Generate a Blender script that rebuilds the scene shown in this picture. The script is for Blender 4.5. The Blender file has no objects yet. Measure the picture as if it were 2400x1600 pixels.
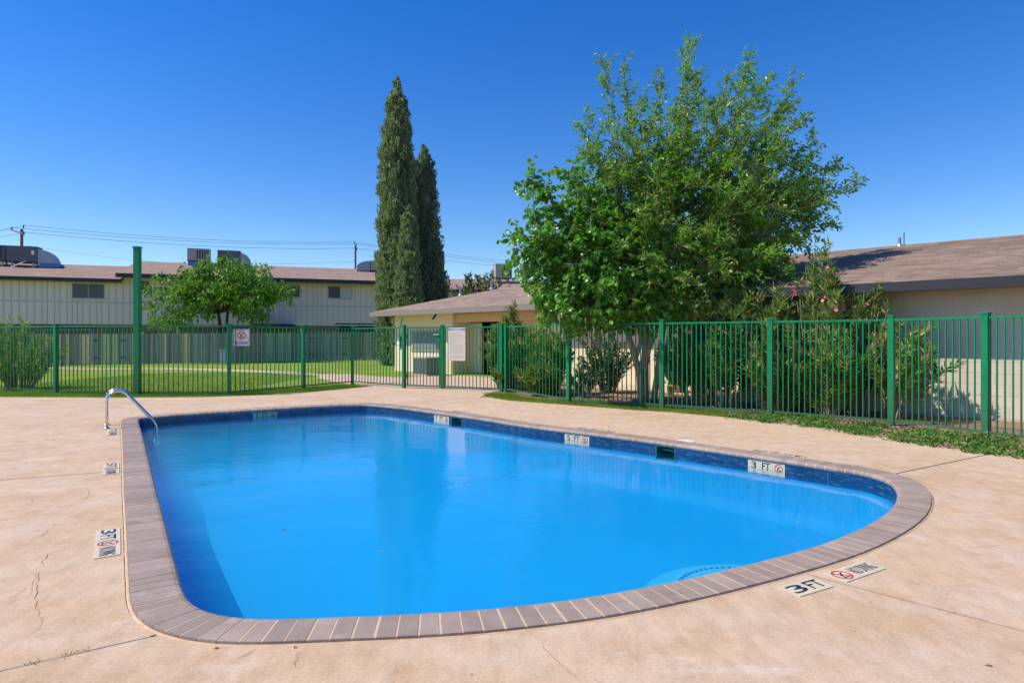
import bpy, bmesh, math, random
import numpy as np
from mathutils import Vector, Matrix
R = math.radians
rng = np.random.default_rng(7)
random.seed(7)
scene = bpy.context.scene
COL = scene.collection

# ------------------------------------------------------------------ camera, sky, sun, exposure
CAM_Z = 1.454
F = 1430.0                                   # focal length in pixels of the 2400 px wide photograph
cd = bpy.data.cameras.new("camera")
cam = bpy.data.objects.new("camera", cd)
COL.objects.link(cam)
cam.location = (0, 0, CAM_Z)
cam.rotation_euler = (R(90), 0, 0)
cd.sensor_width = 36.0
cd.lens = 36.0 * F / 2400.0
cd.shift_y = -8 / 2400.0
cd.clip_start = 0.05
cd.clip_end = 3000
scene.camera = cam

SUN_EL, SUN_AZ = R(52), R(261)               # azimuth clockwise from +Y
sun_dir = Vector((math.sin(SUN_AZ) * math.cos(SUN_EL), math.cos(SUN_AZ) * math.cos(SUN_EL), math.sin(SUN_EL)))
world = bpy.data.worlds.new("World")
scene.world = world
world.use_nodes = True
wn = world.node_tree
bg = wn.nodes["Background"]
sky = wn.nodes.new("ShaderNodeTexSky")
sky.sky_type = 'NISHITA'
sky.sun_disc = False
sky.sun_elevation = SUN_EL
sky.sun_rotation = SUN_AZ
sky.altitude = 0
sky.air_density = 1.2
sky.dust_density = 0.0
sky.ozone_density = 6.0
hs = wn.nodes.new("ShaderNodeHueSaturation")
hs.inputs["Saturation"].default_value = 1.33
hs.inputs["Hue"].default_value = 0.515
wn.links.new(sky.outputs[0], hs.inputs["Color"])
wn.links.new(hs.outputs[0], bg.inputs["Color"])
bg.inputs["Strength"].default_value = 0.094
sl = bpy.data.lights.new("sun", 'SUN')
sl.energy = 3.2
sl.angle = R(0.5)
sl.color = (1.0, 0.925, 0.79)
so = bpy.data.objects.new("sun", sl)
COL.objects.link(so)
so.rotation_euler = (-sun_dir).to_track_quat('-Z', 'Y').to_euler()
so.location = (-20, -5, 30)
scene.view_settings.view_transform = 'Standard'
scene.view_settings.look = 'None'
scene.view_settings.exposure = 0.78
scene.view_settings.gamma = 1.0
scene.view_settings.use_curve_mapping = False
scene.cycles.max_bounces = 8
scene.cycles.volume_bounces = 3
scene.cycles.transparent_max_bounces = 16
scene.cycles.caustics_reflective = False
scene.cycles.caustics_refractive = False

# ------------------------------------------------------------------ helpers
def gp(px, py, z=0.0):
    """photograph pixel -> point on the horizontal plane at height z"""
    d = F * (CAM_Z - z) / (py - 792.0)
    return Vector(((px - 1200.0) / F * d, d, z))

def dp(px, py, d):
    """photograph pixel -> point at distance d"""
    return Vector(((px - 1200.0) / F * d, d, CAM_Z + (792.0 - py) / F * d))

WOFF = {}
def woff(o):
    return WOFF.get(o.name, Vector((0, 0, 0))) if o is not None else Vector((0, 0, 0))

def tag(o, label=None, cat=None, group=None, kind=None):
    if label: o["label"] = label
    if cat: o["category"] = cat
    if group: o["group"] = group
    if kind: o["kind"] = kind
    return o

def thing(name, label, cat, loc=(0, 0, 0), group=None):
    o = bpy.data.objects.new(name, None)
    COL.objects.link(o)
    o.location = loc
    o.empty_display_size = 0.2
    WOFF[o.name] = Vector(loc)
    return tag(o, label, cat, group)

def link(name, mesh, parent=None, loc=(0, 0, 0), rotz=0.0, scale=None):
    o = bpy.data.objects.new(name, mesh)
    COL.objects.link(o)
    w = Vector(loc)
    o.location = w - woff(parent)
    if rotz: o.rotation_euler = (0, 0, rotz)
    if scale: o.scale = scale
    if parent is not None: o.parent = parent
    WOFF[o.name] = w
    return o

class MB:
    def __init__(s):
        s.v, s.f = [], []
    def quad(s, a, b, c, d):
        n = len(s.v); s.v += [Vector(a), Vector(b), Vector(c), Vector(d)]; s.f.append((n, n + 1, n + 2, n + 3))
    def poly(s, pts):
        n = len(s.v); s.v += [Vector(p) for p in pts]; s.f.append(tuple(range(n, n + len(pts))))
    def obox(s, c, ux, uy, uz, sx, sy, sz):
        """box centred at c along unit axes ux, uy, uz with full sizes"""
        c = Vector(c); n = len(s.v)
        a, b, d = Vector(ux) * sx / 2, Vector(uy) * sy / 2, Vector(uz) * sz / 2
        for k in (-1, 1):
            for j in (-1, 1):
                for i in (-1, 1):
                    s.v.append(c + a * i + b * j + d * k)
        s.f += [(n, n + 2, n + 3, n + 1), (n + 4, n + 5, n + 7, n + 6), (n, n + 1, n + 5, n + 4),
                (n + 2, n + 6, n + 7, n + 3), (n, n + 4, n + 6, n + 2), (n + 1, n + 3, n + 7, n + 5)]
        return s
    def box(s, x0, x1, y0, y1, z0, z1):
        return s.obox(((x0 + x1) / 2, (y0 + y1) / 2, (z0 + z1) / 2), (1, 0, 0), (0, 1, 0), (0, 0, 1), x1 - x0, y1 - y0, z1 - z0)
    def tube(s, path, rad, n=8, cap=True):
        path = [Vector(p) for p in path]
        if not hasattr(rad, '__len__'): rad = [rad] * len(path)
        base = len(s.v); up = Vector((0.31, 0.17, 0.93))
        for i, p in enumerate(path):
            t = (path[min(i + 1, len(path) - 1)] - path[max(i - 1, 0)])
            if t.length < 1e-9: t = Vector((0, 0, 1))
            t.normalize()
            a = t.cross(up)
            if a.length < 1e-3: a = t.cross(Vector((1, 0, 0)))
            a.normalize(); b = t.cross(a)
            up = b.cross(t) if False else up
            for k in range(n):
                w = 2 * math.pi * k / n
                s.v.append(p + (a * math.cos(w) + b * math.sin(w)) * rad[i])
        for i in range(len(path) - 1):
            for k in range(n):
                q = base + i * n
                s.f.append((q + k, q + (k + 1) % n, q + n + (k + 1) % n, q + n + k))
        if cap:
            s.f.append(tuple(base + k for k in reversed(range(n))))
            q = base + (len(path) - 1) * n
            s.f.append(tuple(q + k for k in range(n)))
        return s
    def lathe(s, c, prof, n=24):
        c = Vector(c); base = len(s.v)
        for r, z in prof:
            for k in range(n):
                w = 2 * math.pi * k / n
                s.v.append(c + Vector((r * math.cos(w), r * math.sin(w), z)))
        for i in range(len(prof) - 1):
            for k in range(n):
                q = base + i * n
                s.f.append((q + k, q + (k + 1) % n, q + n + (k + 1) % n, q + n + k))
        if prof[0][0] > 1e-6: s.f.append(tuple(base + k for k in reversed(range(n))))
        if prof[-1][0] > 1e-6: s.f.append(tuple(base + (len(prof) - 1) * n + k for k in range(n)))
        return s
    def prism(s, pts, h, axis=(0, 0, 1)):
        """closed prism over a planar polygon, extruded by vector axis*h"""
        pts = [Vector(p) for p in pts]; e = Vector(axis) * h; n = len(s.v); m = len(pts)
        s.v += pts + [p + e for p in pts]
        s.f.append(tuple(n + k for k in reversed(range(m)))); s.f.append(tuple(n + m + k for k in range(m)))
        for k in range(m):
            s.f.append((n + k, n + (k + 1) % m, n + m + (k + 1) % m, n + m + k))
        return s
    def mesh(s, name, mat, off=Vector((0, 0, 0)), smooth=False):
        me = bpy.data.meshes.new(name)
        me.from_pydata([v - off for v in s.v], [], s.f)
        if mat: me.materials.append(mat)
        if smooth: me.polygons.foreach_set("use_smooth", [True] * len(me.polygons))
        bm = bmesh.new(); bm.from_mesh(me); bmesh.ops.recalc_face_normals(bm, faces=bm.faces); bm.to_mesh(me); bm.free()
        me.update()
        return me
    def build(s, name, mat, parent=None, smooth=False, loc=None):
        w = Vector(loc) if loc is not None else woff(parent)
        return link(name, s.mesh(name, mat, w, smooth), parent, w)

def np_mesh(name, V, T, mat, smooth=False):
    V = np.asarray(V, dtype=np.float32); T = np.asarray(T, dtype=np.int32)
    me = bpy.data.meshes.new(name)
    me.vertices.add(len(V)); me.vertices.foreach_set("co", V.ravel())
    k = T.shape[1]
    me.loops.add(T.size); me.loops.foreach_set("vertex_index", T.ravel())
    me.polygons.add(len(T))
    me.polygons.foreach_set("loop_start", np.arange(0, T.size, k, dtype=np.int32))
    me.polygons.foreach_set("use_smooth", np.full(len(T), smooth))
    me.update(calc_edges=True)
    me.validate()
    if mat: me.materials.append(mat)
    return me

# ------------------------------------------------------------------ materials
def ramp(nt, fac, stops):
    r = nt.nodes.new("ShaderNodeValToRGB")
    el = r.color_ramp.elements
    while len(el) > 1: el.remove(el[-1])
    el[0].position = stops[0][0]; el[0].color = (*stops[0][1], 1) if hasattr(stops[0][1], '__len__') else (stops[0][1],) * 3 + (1,)
    for p, c in stops[1:]:
        e = el.new(p); e.color = (*c, 1) if hasattr(c, '__len__') else (c, c, c, 1)
    nt.links.new(fac, r.inputs[0])
    return r.outputs[0]

def noise(nt, vec, scale, detail=5, rough=0.6, sx=None):
    if sx:
        mp = nt.nodes.new("ShaderNodeMapping"); mp.inputs["Scale"].default_value = sx
        nt.links.new(vec, mp.inputs[0]); vec = mp.outputs[0]
    n = nt.nodes.new("ShaderNodeTexNoise")
    n.inputs["Scale"].default_value = scale; n.inputs["Detail"].default_value = detail; n.inputs["Roughness"].default_value = rough
    nt.links.new(vec, n.inputs["Vector"])
    return n.outputs["Fac"]

def mixc(nt, fac, a, b, mode='MIX'):
    m = nt.nodes.new("ShaderNodeMix"); m.data_type = 'RGBA'; m.blend_type = mode
    for sock, v in ((m.inputs[0], fac), (m.inputs[6], a), (m.inputs[7], b)):
        if isinstance(v, (int, float)): sock.default_value = v
        elif isinstance(v, tuple): sock.default_value = (*v, 1)
        else: nt.links.new(v, sock)
    return m.outputs[2]

def math_(nt, op, a, b=None):
    m = nt.nodes.new("ShaderNodeMath"); m.operation = op
    for i, v in enumerate((a, b)):
        if v is None: continue
        if isinstance(v, (int, float)): m.inputs[i].default_value = v
        else: nt.links.new(v, m.inputs[i])
    return m.outputs[0]

def newmat(name):
    m = bpy.data.materials.new(name); m.use_nodes = True
    nt = m.node_tree; b = nt.nodes["Principled BSDF"]
    g = nt.nodes.new("ShaderNodeNewGeometry")
    return m, nt, b, g.outputs["Position"], g

def M(name, col, rough=0.6, col2=None, scale=4, stretch=None, bump=0.0, bscale=60, spec=0.5, metal=0.0, rand=0.0, island=0.0, fine=0.12, fscale=40):
    m, nt, b, pos, g = newmat(name)
    c = col
    if col2:
        f = ramp(nt, noise(nt, pos, scale, 6, 0.65, stretch), [(0.32, 0.0), (0.68, 1.0)])
        c = mixc(nt, f, col, col2)
    if fine:
        f = ramp(nt, noise(nt, pos, fscale, 4, 0.7, stretch), [(0.25, 1 - fine), (0.75, 1 + fine)])
        c = mixc(nt, 1.0, c, f, 'MULTIPLY')
    if rand or island:
        v = None
        if rand:
            oi = nt.nodes.new("ShaderNodeObjectInfo"); v = math_(nt, 'MULTIPLY_ADD', oi.outputs["Random"], 2 * rand); v.node.inputs[2].default_value = 1 - rand
        if island:
            w = math_(nt, 'MULTIPLY_ADD', g.outputs["Random Per Island"], 2 * island); w.node.inputs[2].default_value = 1 - island
            v = math_(nt, 'MULTIPLY', v, w) if v else w
        cc = nt.nodes.new("ShaderNodeCombineColor")
        for i in range(3): nt.links.new(v, cc.inputs[i])
        c = mixc(nt, 1.0, c, cc.outputs[0], 'MULTIPLY')
    if isinstance(c, tuple): b.inputs["Base Color"].default_value = (*c, 1)
    else: nt.links.new(c, b.inputs["Base Color"])
    b.inputs["Roughness"].default_value = rough
    b.inputs["Metallic"].default_value = metal
    b.inputs["Specular IOR Level"].default_value = spec
    if bump:
        bp = nt.nodes.new("ShaderNodeBump"); bp.inputs["Strength"].default_value = bump; bp.inputs["Distance"].default_value = 0.01
        nt.links.new(noise(nt, pos, bscale, 5, 0.65, stretch), bp.inputs["Height"])
        nt.links.new(bp.outputs[0], b.inputs["Normal"])
    return m

def leafmat(name, c1, c2, c3=None, trans=0.35, rough=0.42, spec=0.4, p3=0.9):
    """leaf: per-leaf colour between c1 and c2, a share of c3 leaves, light passing through"""
    m, nt, b, pos, g = newmat(name)
    st = [(0.0, c1), (0.75 if c3 else 1.0, c2)]
    if c3: st += [(p3, c2), (min(p3 + 0.03, 1.0), c3)]
    c = ramp(nt, g.outputs["Random Per Island"], st)
    f = ramp(nt, noise(nt, pos, 1.1, 3, 0.5), [(0.3, 0.8), (0.7, 1.18)])
    c = mixc(nt, 1.0, c, f, 'MULTIPLY')
    nt.links.new(c, b.inputs["Base Color"])
    b.inputs["Roughness"].default_value = rough
    b.inputs["Specular IOR Level"].default_value = spec
    tr = nt.nodes.new("ShaderNodeBsdfTranslucent")
    tc = mixc(nt, 1.0, c, (1.3, 1.45, 0.6), 'MULTIPLY')
    nt.links.new(tc, tr.inputs["Color"])
    ms = nt.nodes.new("ShaderNodeMixShader"); ms.inputs[0].default_value = trans
    nt.links.new(b.outputs[0], ms.inputs[1]); nt.links.new(tr.outputs[0], ms.inputs[2])
    nt.links.new(ms.outputs[0], nt.nodes["Material Output"].inputs[0])
    return m

def deck_material():
    m, nt, b, pos, g = newmat("deck_concrete")
    big = noise(nt, pos, 0.55, 6, 0.62)
    c = ramp(nt, big, [(0.30, (0.505, 0.338, 0.205)), (0.5, (0.566, 0.394, 0.250)), (0.7, (0.605, 0.438, 0.292))])
    pinkish = ramp(nt, noise(nt, pos, 1.7, 7, 0.7), [(0.42, 0.0), (0.66, 0.9)])
    c = mixc(nt, pinkish, c, (0.600, 0.458, 0.340))
    rust = ramp(nt, noise(nt, pos, 3.1, 8, 0.72), [(0.53, 0.0), (0.74, 0.55)])
    c = mixc(nt, rust, c, (0.470, 0.265, 0.145))
    pale = ramp(nt, noise(nt, pos, 0.95, 8, 0.66, (1.0, 2.2, 1.0)), [(0.58, 0.0), (0.70, 0.85)])
    c = mixc(nt, pale, c, (0.665, 0.545, 0.455))
    speck = ramp(nt, noise(nt, pos, 75, 3, 0.7), [(0.25, 0.76), (0.5, 1.0), (0.8, 1.12)])
    c = mixc(nt, 1.0, c, speck, 'MULTIPLY')
    streak = ramp(nt, noise(nt, pos, 9, 8, 0.75, (1.0, 0.45, 1)), [(0.3, 0.80), (0.62, 1.06)])
    c = mixc(nt, 1.0, c, streak, 'MULTIPLY')
    dots = ramp(nt, noise(nt, pos, 21, 2, 0.4), [(0.205, 0.55), (0.235, 1.0)])
    c = mixc(nt, 1.0, c, dots, 'MULTIPLY')
    nt.links.new(c, b.inputs["Base Color"])
    b.inputs["Roughness"].default_value = 0.82
    b.inputs["Specular IOR Level"].default_value = 0.25
    bp = nt.nodes.new("ShaderNodeBump"); bp.inputs["Strength"].default_value = 0.35; bp.inputs["Distance"].default_value = 0.006
    nt.links.new(noise(nt, pos, 28, 7, 0.75, (1, .6, 1)), bp.inputs["Height"])
    nt.links.new(bp.outputs[0], b.inputs["Normal"])
    return m

def grass_ground_material():
    m, nt, b, pos, g = newmat("lawn_grass")
    c = ramp(nt, noise(nt, pos, 0.5, 7, 0.7), [(0.3, (0.175, 0.275, 0.030)), (0.55, (0.250, 0.335, 0.050)), (0.75, (0.340, 0.370, 0.085))])
    st = ramp(nt, noise(nt, pos, 6.0, 6, 0.75, (0.35, 1.6, 1)), [(0.3, 0.72), (0.7, 1.22)])
    c = mixc(nt, 1.0, c, st, 'MULTIPLY')
    f = ramp(nt, noise(nt, pos, 70, 3, 0.8), [(0.25, 0.6), (0.75, 1.35)])
    c = mixc(nt, 1.0, c, f, 'MULTIPLY')
    nt.links.new(c, b.inputs["Base Color"])
    b.inputs["Roughness"].default_value = 0.9; b.inputs["Specular IOR Level"].default_value = 0.1
    bp = nt.nodes.new("ShaderNodeBump"); bp.inputs["Strength"].default_value = 0.9; bp.inputs["Distance"].default_value = 0.03
    nt.links.new(noise(nt, pos, 45, 5, 0.8), bp.inputs["Height"]); nt.links.new(bp.outputs[0], b.inputs["Normal"])
    return m

def fence_material():
    m, nt, b, pos, g = newmat("green_fence_paint")
    sep = nt.nodes.new("ShaderNodeSeparateXYZ"); nt.links.new(pos, sep.inputs[0])
    n = noise(nt, pos, 3.0, 6, 0.7)
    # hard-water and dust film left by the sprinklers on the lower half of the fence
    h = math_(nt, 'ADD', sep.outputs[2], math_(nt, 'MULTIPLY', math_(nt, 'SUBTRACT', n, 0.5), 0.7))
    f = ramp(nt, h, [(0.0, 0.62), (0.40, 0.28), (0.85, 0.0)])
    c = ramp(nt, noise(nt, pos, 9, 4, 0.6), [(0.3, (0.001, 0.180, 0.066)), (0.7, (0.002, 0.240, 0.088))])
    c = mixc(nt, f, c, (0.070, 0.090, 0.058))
    nt.links.new(c, b.inputs["Base Color"])
    rust = ramp(nt, noise(nt, pos, 24, 5, 0.7), [(0.70, 0.0), (0.74, 0.8)])
    c = mixc(nt, rust, c, (0.10, 0.075, 0.045))
    nt.links.new(c, b.inputs["Base Color"])
    b.inputs["Roughness"].default_value = 0.5; b.inputs["Specular IOR Level"].default_value = 0.3
    return m

def wave_bump_water():
    m = bpy.data.materials.new("pool_water"); m.use_nodes = True
    nt = m.node_tree; nt.nodes.remove(nt.nodes["Principled BSDF"])
    g = nt.nodes.new("ShaderNodeNewGeometry"); pos = g.outputs["Position"]
    calm = ramp(nt, noise(nt, pos, 0.28, 2, 0.4), [(0.40, 0.12), (0.62, 1.0)])
    h = math_(nt, 'ADD', math_(nt, 'MULTIPLY', noise(nt, pos, 5.5, 3, 0.5, (1, 1.5, 1)), 0.55), math_(nt, 'MULTIPLY', noise(nt, pos, 17, 3, 0.55, (1, 1.7, 1)), 0.22))
    h = math_(nt, 'ADD', math_(nt, 'MULTIPLY', h, calm), math_(nt, 'MULTIPLY', noise(nt, pos, 1.1, 2, 0.4), 1.3))
    bp = nt.nodes.new("ShaderNodeBump"); bp.inputs["Strength"].default_value = 1.0; bp.inputs["Distance"].default_value = 0.0105
    nt.links.new(h, bp.inputs["Height"])
    fr = nt.nodes.new("ShaderNodeFresnel"); fr.inputs["IOR"].default_value = 1.33
    nt.links.new(bp.outputs[0], fr.inputs["Normal"])
    tr = nt.nodes.new("ShaderNodeBsdfTransparent"); tr.inputs["Color"].default_value = (0.90, 0.98, 1.0, 1)
    gl = nt.nodes.new("ShaderNodeBsdfGlossy"); gl.inputs["Roughness"].default_value = 0.0; gl.inputs["Color"].default_value = (1, 1, 1, 1)
    nt.links.new(bp.outputs[0], gl.inputs["Normal"])
    ms = nt.nodes.new("ShaderNodeMixShader")
    nt.links.new(fr.outputs[0], ms.inputs[0]); nt.links.new(tr.outputs[0], ms.inputs[1]); nt.links.new(gl.outputs[0], ms.inputs[2])
    nt.links.new(ms.outputs[0], nt.nodes["Material Output"].inputs[0])
    return m

def tile_material():
    m, nt, b, pos, g = newmat("blue_waterline_tile")
    oi = nt.nodes.new("ShaderNodeObjectInfo")
    c = ramp(nt, oi.outputs["Random"], [(0, (0.001, 0.030, 0.100)), (1, (0.003, 0.055, 0.165))])
    sc = ramp(nt, noise(nt, pos, 14, 6, 0.7, (0.6, 0.6, 5)), [(0.55, 0.0), (0.72, 0.55)])
    c = mixc(nt, sc, c, (0.42, 0.50, 0.62))
    nt.links.new(c, b.inputs["Base Color"]); b.inputs["Roughness"].default_value = 0.18
    return m

def roof_material(name, c1, c2, course=0.14):
    """far shingle roofs: rows of tabs from a brick texture in roof coordinates (u along eave, v up the slope stored as UV)"""
    m, nt, b, pos, g = newmat(name)
    uv = nt.nodes.new("ShaderNodeUVMap")
    br = nt.nodes.new("ShaderNodeTexBrick")
    br.inputs["Scale"].default_value = 1.0
    br.inputs["Brick Width"].default_value = 0.33; br.inputs["Row Height"].default_value = course
    br.inputs["Mortar Size"].default_value = 0.012
    br.inputs["Color1"].default_value = (*c1, 1); br.inputs["Color2"].default_value = (*c2, 1)
    br.inputs["Mortar"].default_value = (c1[0] * .55, c1[1] * .55, c1[2] * .55, 1)
    nt.links.new(uv.outputs[0], br.inputs["Vector"])
    f = ramp(nt, noise(nt, pos, 0.9, 6, 0.7), [(0.3, 0.86), (0.7, 1.12)])
    c = mixc(nt, 1.0, br.outputs["Color"], f, 'MULTIPLY')
    nt.links.new(c, b.inputs["Base Color"]); b.inputs["Roughness"].default_value = 0.9; b.inputs["Specular IOR Level"].default_value = 0.2
    return m

def brickwall_material():
    m, nt, b, pos, g = newmat("red_brick")
    br = nt.nodes.new("ShaderNodeTexBrick"); br.inputs["Scale"].default_value = 1.0
    br.inputs["Brick Width"].default_value = 0.22; br.inputs["Row Height"].default_value = 0.075; br.inputs["Mortar Size"].default_value = 0.01
    br.inputs["Color1"].default_value = (0.21, 0.062, 0.040, 1); br.inputs["Color2"].default_value = (0.13, 0.040, 0.030, 1); br.inputs["Mortar"].default_value = (0.30, 0.25, 0.21, 1)
    sep = nt.nodes.new("ShaderNodeSeparateXYZ"); nt.links.new(pos, sep.inputs[0])
    cb = nt.nodes.new("ShaderNodeCombineXYZ"); nt.links.new(sep.outputs[0], cb.inputs[0]); nt.links.new(sep.outputs[2], cb.inputs[1])
    nt.links.new(cb.outputs[0], br.inputs["Vector"]); nt.links.new(br.outputs["Color"], b.inputs["Base Color"])
    b.inputs["Roughness"].default_value = 0.9
    return m

m_deck = deck_material()
m_lawn = grass_ground_material()
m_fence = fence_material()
m_water = wave_bump_water()
m_tile = tile_material()
m_basin = M("blue_pool_plaster", (0.006, 0.345, 0.700), 0.7, (0.008, 0.375, 0.730), scale=1.2, fine=0.03)
m_step = M("pale_blue_step", (0.05, 0.46, 0.80), 0.6, fine=0.03)
m_stripe = M("navy_floor_line", (0.006, 0.25, 0.60), 0.6)
def coping_material():
    m = M("coping_brick", (0.285, 0.206, 0.166), 0.7, (0.345, 0.268, 0.222), scale=5, bump=0.35, bscale=110, rand=0.15, fine=0.14, fscale=90)
    nt = m.node_tree; b = nt.nodes["Principled BSDF"]; pos = [n for n in nt.nodes if n.type == 'NEW_GEOMETRY'][0].outputs["Position"]
    c = b.inputs["Base Color"].links[0].from_socket
    dep = ramp(nt, noise(nt, pos, 2.3, 9, 0.74), [(0.57, 0.0), (0.70, 0.65)])
    c = mixc(nt, dep, c, (0.50, 0.44, 0.39))
    dirt = ramp(nt, noise(nt, pos, 33, 3, 0.6), [(0.24, 0.55), (0.32, 1.0)])
    c = mixc(nt, 1.0, c, dirt, 'MULTIPLY')
    nt.links.new(c, b.inputs["Base Color"])
    return m
m_copbrick = coping_material()
m_mortar = M("coping_mortar", (0.62, 0.46, 0.31), 0.9, (0.52, 0.37, 0.24), scale=12, bump=0.3)
m_bead = M("joint_sealant", (0.60, 0.43, 0.28), 0.8, (0.50, 0.33, 0.20), scale=9)
m_soil = M("dry_soil", (0.215, 0.140, 0.085), 0.95, (0.30, 0.205, 0.125), scale=2.5, bump=0.8, bscale=30, fine=0.3)
m_ground = M("dry_ground", (0.16, 0.15, 0.07), 0.95, (0.22, 0.19, 0.10), scale=0.3, fine=0.2)
m_path = M("path_concrete", (0.58, 0.43, 0.32), 0.85, (0.52, 0.36, 0.25), scale=1.2, bump=0.2, fine=0.12)
m_crack = M("crack_dirt", (0.26, 0.155, 0.09), 0.95)
m_steel = M("polished_steel", (0.70, 0.69, 0.66), 0.24, metal=1.0, fine=0.03)
m_dmetal = M("dark_metal", (0.03, 0.03, 0.033), 0.5)
m_white = M("white_plastic", (0.78, 0.77, 0.73), 0.4, fine=0.04)
m_ceramic = M("marker_ceramic", (0.66, 0.575, 0.42), 0.45, (0.57, 0.48, 0.33), scale=9, fine=0.05)
m_signwhite = M("sign_white", (0.66, 0.63, 0.60), 0.4, fine=0.04)
m_signold = M("sign_faded", (0.62, 0.57, 0.50), 0.5, (0.66, 0.59, 0.50), scale=3, fine=0.04)
m_ink = M("black_ink", (0.018, 0.02, 0.03), 0.5, fine=0)
m_inkblue = M("navy_ink", (0.02, 0.025, 0.20), 0.5, fine=0)
m_inknavy = M("dark_navy_ink", (0.018, 0.022, 0.065), 0.5, fine=0)
m_inkbright = M("blue_ink", (0.01, 0.01, 0.50), 0.5, fine=0)
m_inkgrey = M("grey_print", (0.30, 0.28, 0.29), 0.6, fine=0.2)
m_inkred = M("red_ink", (0.50, 0.02, 0.02), 0.5, fine=0)
m_purple = M("sign_border_purple", (0.17, 0.10, 0.24), 0.5, fine=0)
m_teal = M("skimmer_teal", (0.02, 0.16, 0.15), 0.5)
m_plank = M("weathered_plank", (0.255, 0.210, 0.195), 0.9, (0.40, 0.335, 0.305), scale=3, stretch=(6, 6, 0.5), bump=0.5, bscale=30, rand=0.38, fine=0.2)
m_planktan = M("tan_plank", (0.72, 0.46, 0.22), 0.8, (0.78, 0.58, 0.36), scale=3, stretch=(6, 6, 0.5), rand=0.12)  # tan tone for single boards among the grey ones
m_siding = M("taupe_siding", (0.81, 0.635, 0.575), 0.8, (0.84, 0.665, 0.60), scale=1.2, fine=0.05)
m_batten = M("taupe_batten", (0.66, 0.51, 0.45), 0.8, fine=0.08)
m_fascia = M("charcoal_fascia", (0.026, 0.028, 0.038), 0.6, fine=0.1)
m_gfascia = M("grey_fascia", (0.235, 0.205, 0.175), 0.7, fine=0.08)
m_cream = M("cream_stucco", (0.80, 0.66, 0.46), 0.85, (0.83, 0.69, 0.50), scale=1.5, bump=0.25, bscale=70, fine=0.04)
m_block = M("painted_block", (0.66, 0.56, 0.455), 0.8, (0.70, 0.60, 0.49), scale=4, bump=0.3, bscale=90, rand=0.03, fine=0.05)
m_blockjoint = M("painted_joint", (0.63, 0.53, 0.43), 0.9)
m_beam = M("pale_yellow_trim", (0.60, 0.44, 0.23), 0.7, fine=0.05)
m_brown = M("brown_frame", (0.075, 0.035, 0.022), 0.5)
m_dark = M("dark_room", (0.035, 0.018, 0.012), 0.8)
m_tanwall = M("tan_room_wall", (0.20, 0.12, 0.07), 0.8)
m_wood = M("reddish_chair_wood", (0.13, 0.035, 0.020), 0.45)
m_glass = M("window_glass", (0.02, 0.024, 0.03), 0.05, fine=0, spec=0.35)
m_blind = M("grey_blind", (0.17, 0.17, 0.18), 0.6, rand=0.08)
m_paleblind = M("pale_blind", (0.50, 0.52, 0.56), 0.6)
m_frame = M("window_frame_cream", (0.55, 0.50, 0.42), 0.6)
m_bluetrim = M("blue_trim", (0.22, 0.33, 0.58), 0.5)
m_brick = brickwall_material()
m_roof_far = roof_material("far_shingles", (0.300, 0.205, 0.160), (0.365, 0.260, 0.205))
m_roof_club = M("club_shingles", (0.290, 0.210, 0.165), 0.9, (0.35, 0.260, 0.208), scale=0.8, island=0.16, bump=0.4, bscale=80, fine=0.15, spec=0.2)
m_roof_right = M("right_shingles", (0.250, 0.180, 0.138), 0.9, (0.33, 0.240, 0.185), scale=0.8, island=0.20, rand=0.14, bump=0.4, bscale=80, fine=0.18, spec=0.2)
m_hvac_dark = M("dark_grey_unit", (0.095, 0.10, 0.125), 0.5, (0.115, 0.12, 0.145), scale=3)
m_hvac_light = M("beige_unit", (0.42, 0.38, 0.34), 0.5, (0.36, 0.32, 0.29), scale=3)
m_acgreen = M("grey_green_cabinet", (0.15, 0.19, 0.165), 0.5)
m_duct = M("galvanised_duct", (0.34, 0.37, 0.43), 0.35, (0.26, 0.28, 0.33), scale=4, metal=0.35)
m_tarp = M("blue_flashing", (0.06, 0.19, 0.48), 0.6)
m_polewood = M("pole_wood", (0.20, 0.14, 0.10), 0.9, stretch=(5, 5, .5), fine=0.25)
m_wire = M("cable_black", (0.03, 0.035, 0.05), 0.6, fine=0)
m_bark = M("grey_tan_bark", (0.40, 0.275, 0.185), 0.9, (0.50, 0.365, 0.255), scale=6, stretch=(3, 3, .7), bump=0.7, bscale=25, fine=0.2)
m_barkdark = M("dark_bark", (0.075, 0.055, 0.042), 0.9, bump=0.5, fine=0.25)
m_barkpale = M("bare_branch", (0.36, 0.27, 0.21), 0.9, fine=0.2)
m_leaf_mul = leafmat("broad_leaf", (0.072, 0.220, 0.013), (0.140, 0.340, 0.028), (0.22, 0.40, 0.06), trans=0.45, rough=0.34, spec=0.5)
m_leaf_fine = leafmat("fine_leaf", (0.105, 0.250, 0.020), (0.190, 0.370, 0.040), (0.29, 0.43, 0.09), trans=0.45, rough=0.36, spec=0.5)
m_leaf_cyp = leafmat("cypress_spray", (0.150, 0.195, 0.120), (0.255, 0.305, 0.190), (0.35, 0.38, 0.27), trans=0.46, rough=0.65, spec=0.2)
m_leaf_cyp2 = leafmat("cypress_spray_blue", (0.120, 0.170, 0.125), (0.215, 0.270, 0.195), (0.26, 0.23, 0.18), trans=0.46, rough=0.65, spec=0.2)
m_leaf_china = leafmat("fern_leaf", (0.055, 0.175, 0.014), (0.130, 0.285, 0.026), (0.26, 0.37, 0.07), trans=0.40, rough=0.5)
m_leaf_ole = leafmat("oleander_leaf", (0.085, 0.180, 0.035), (0.180, 0.290, 0.070), (0.58, 0.45, 0.18), trans=0.35, rough=0.40, p3=0.84)
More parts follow.
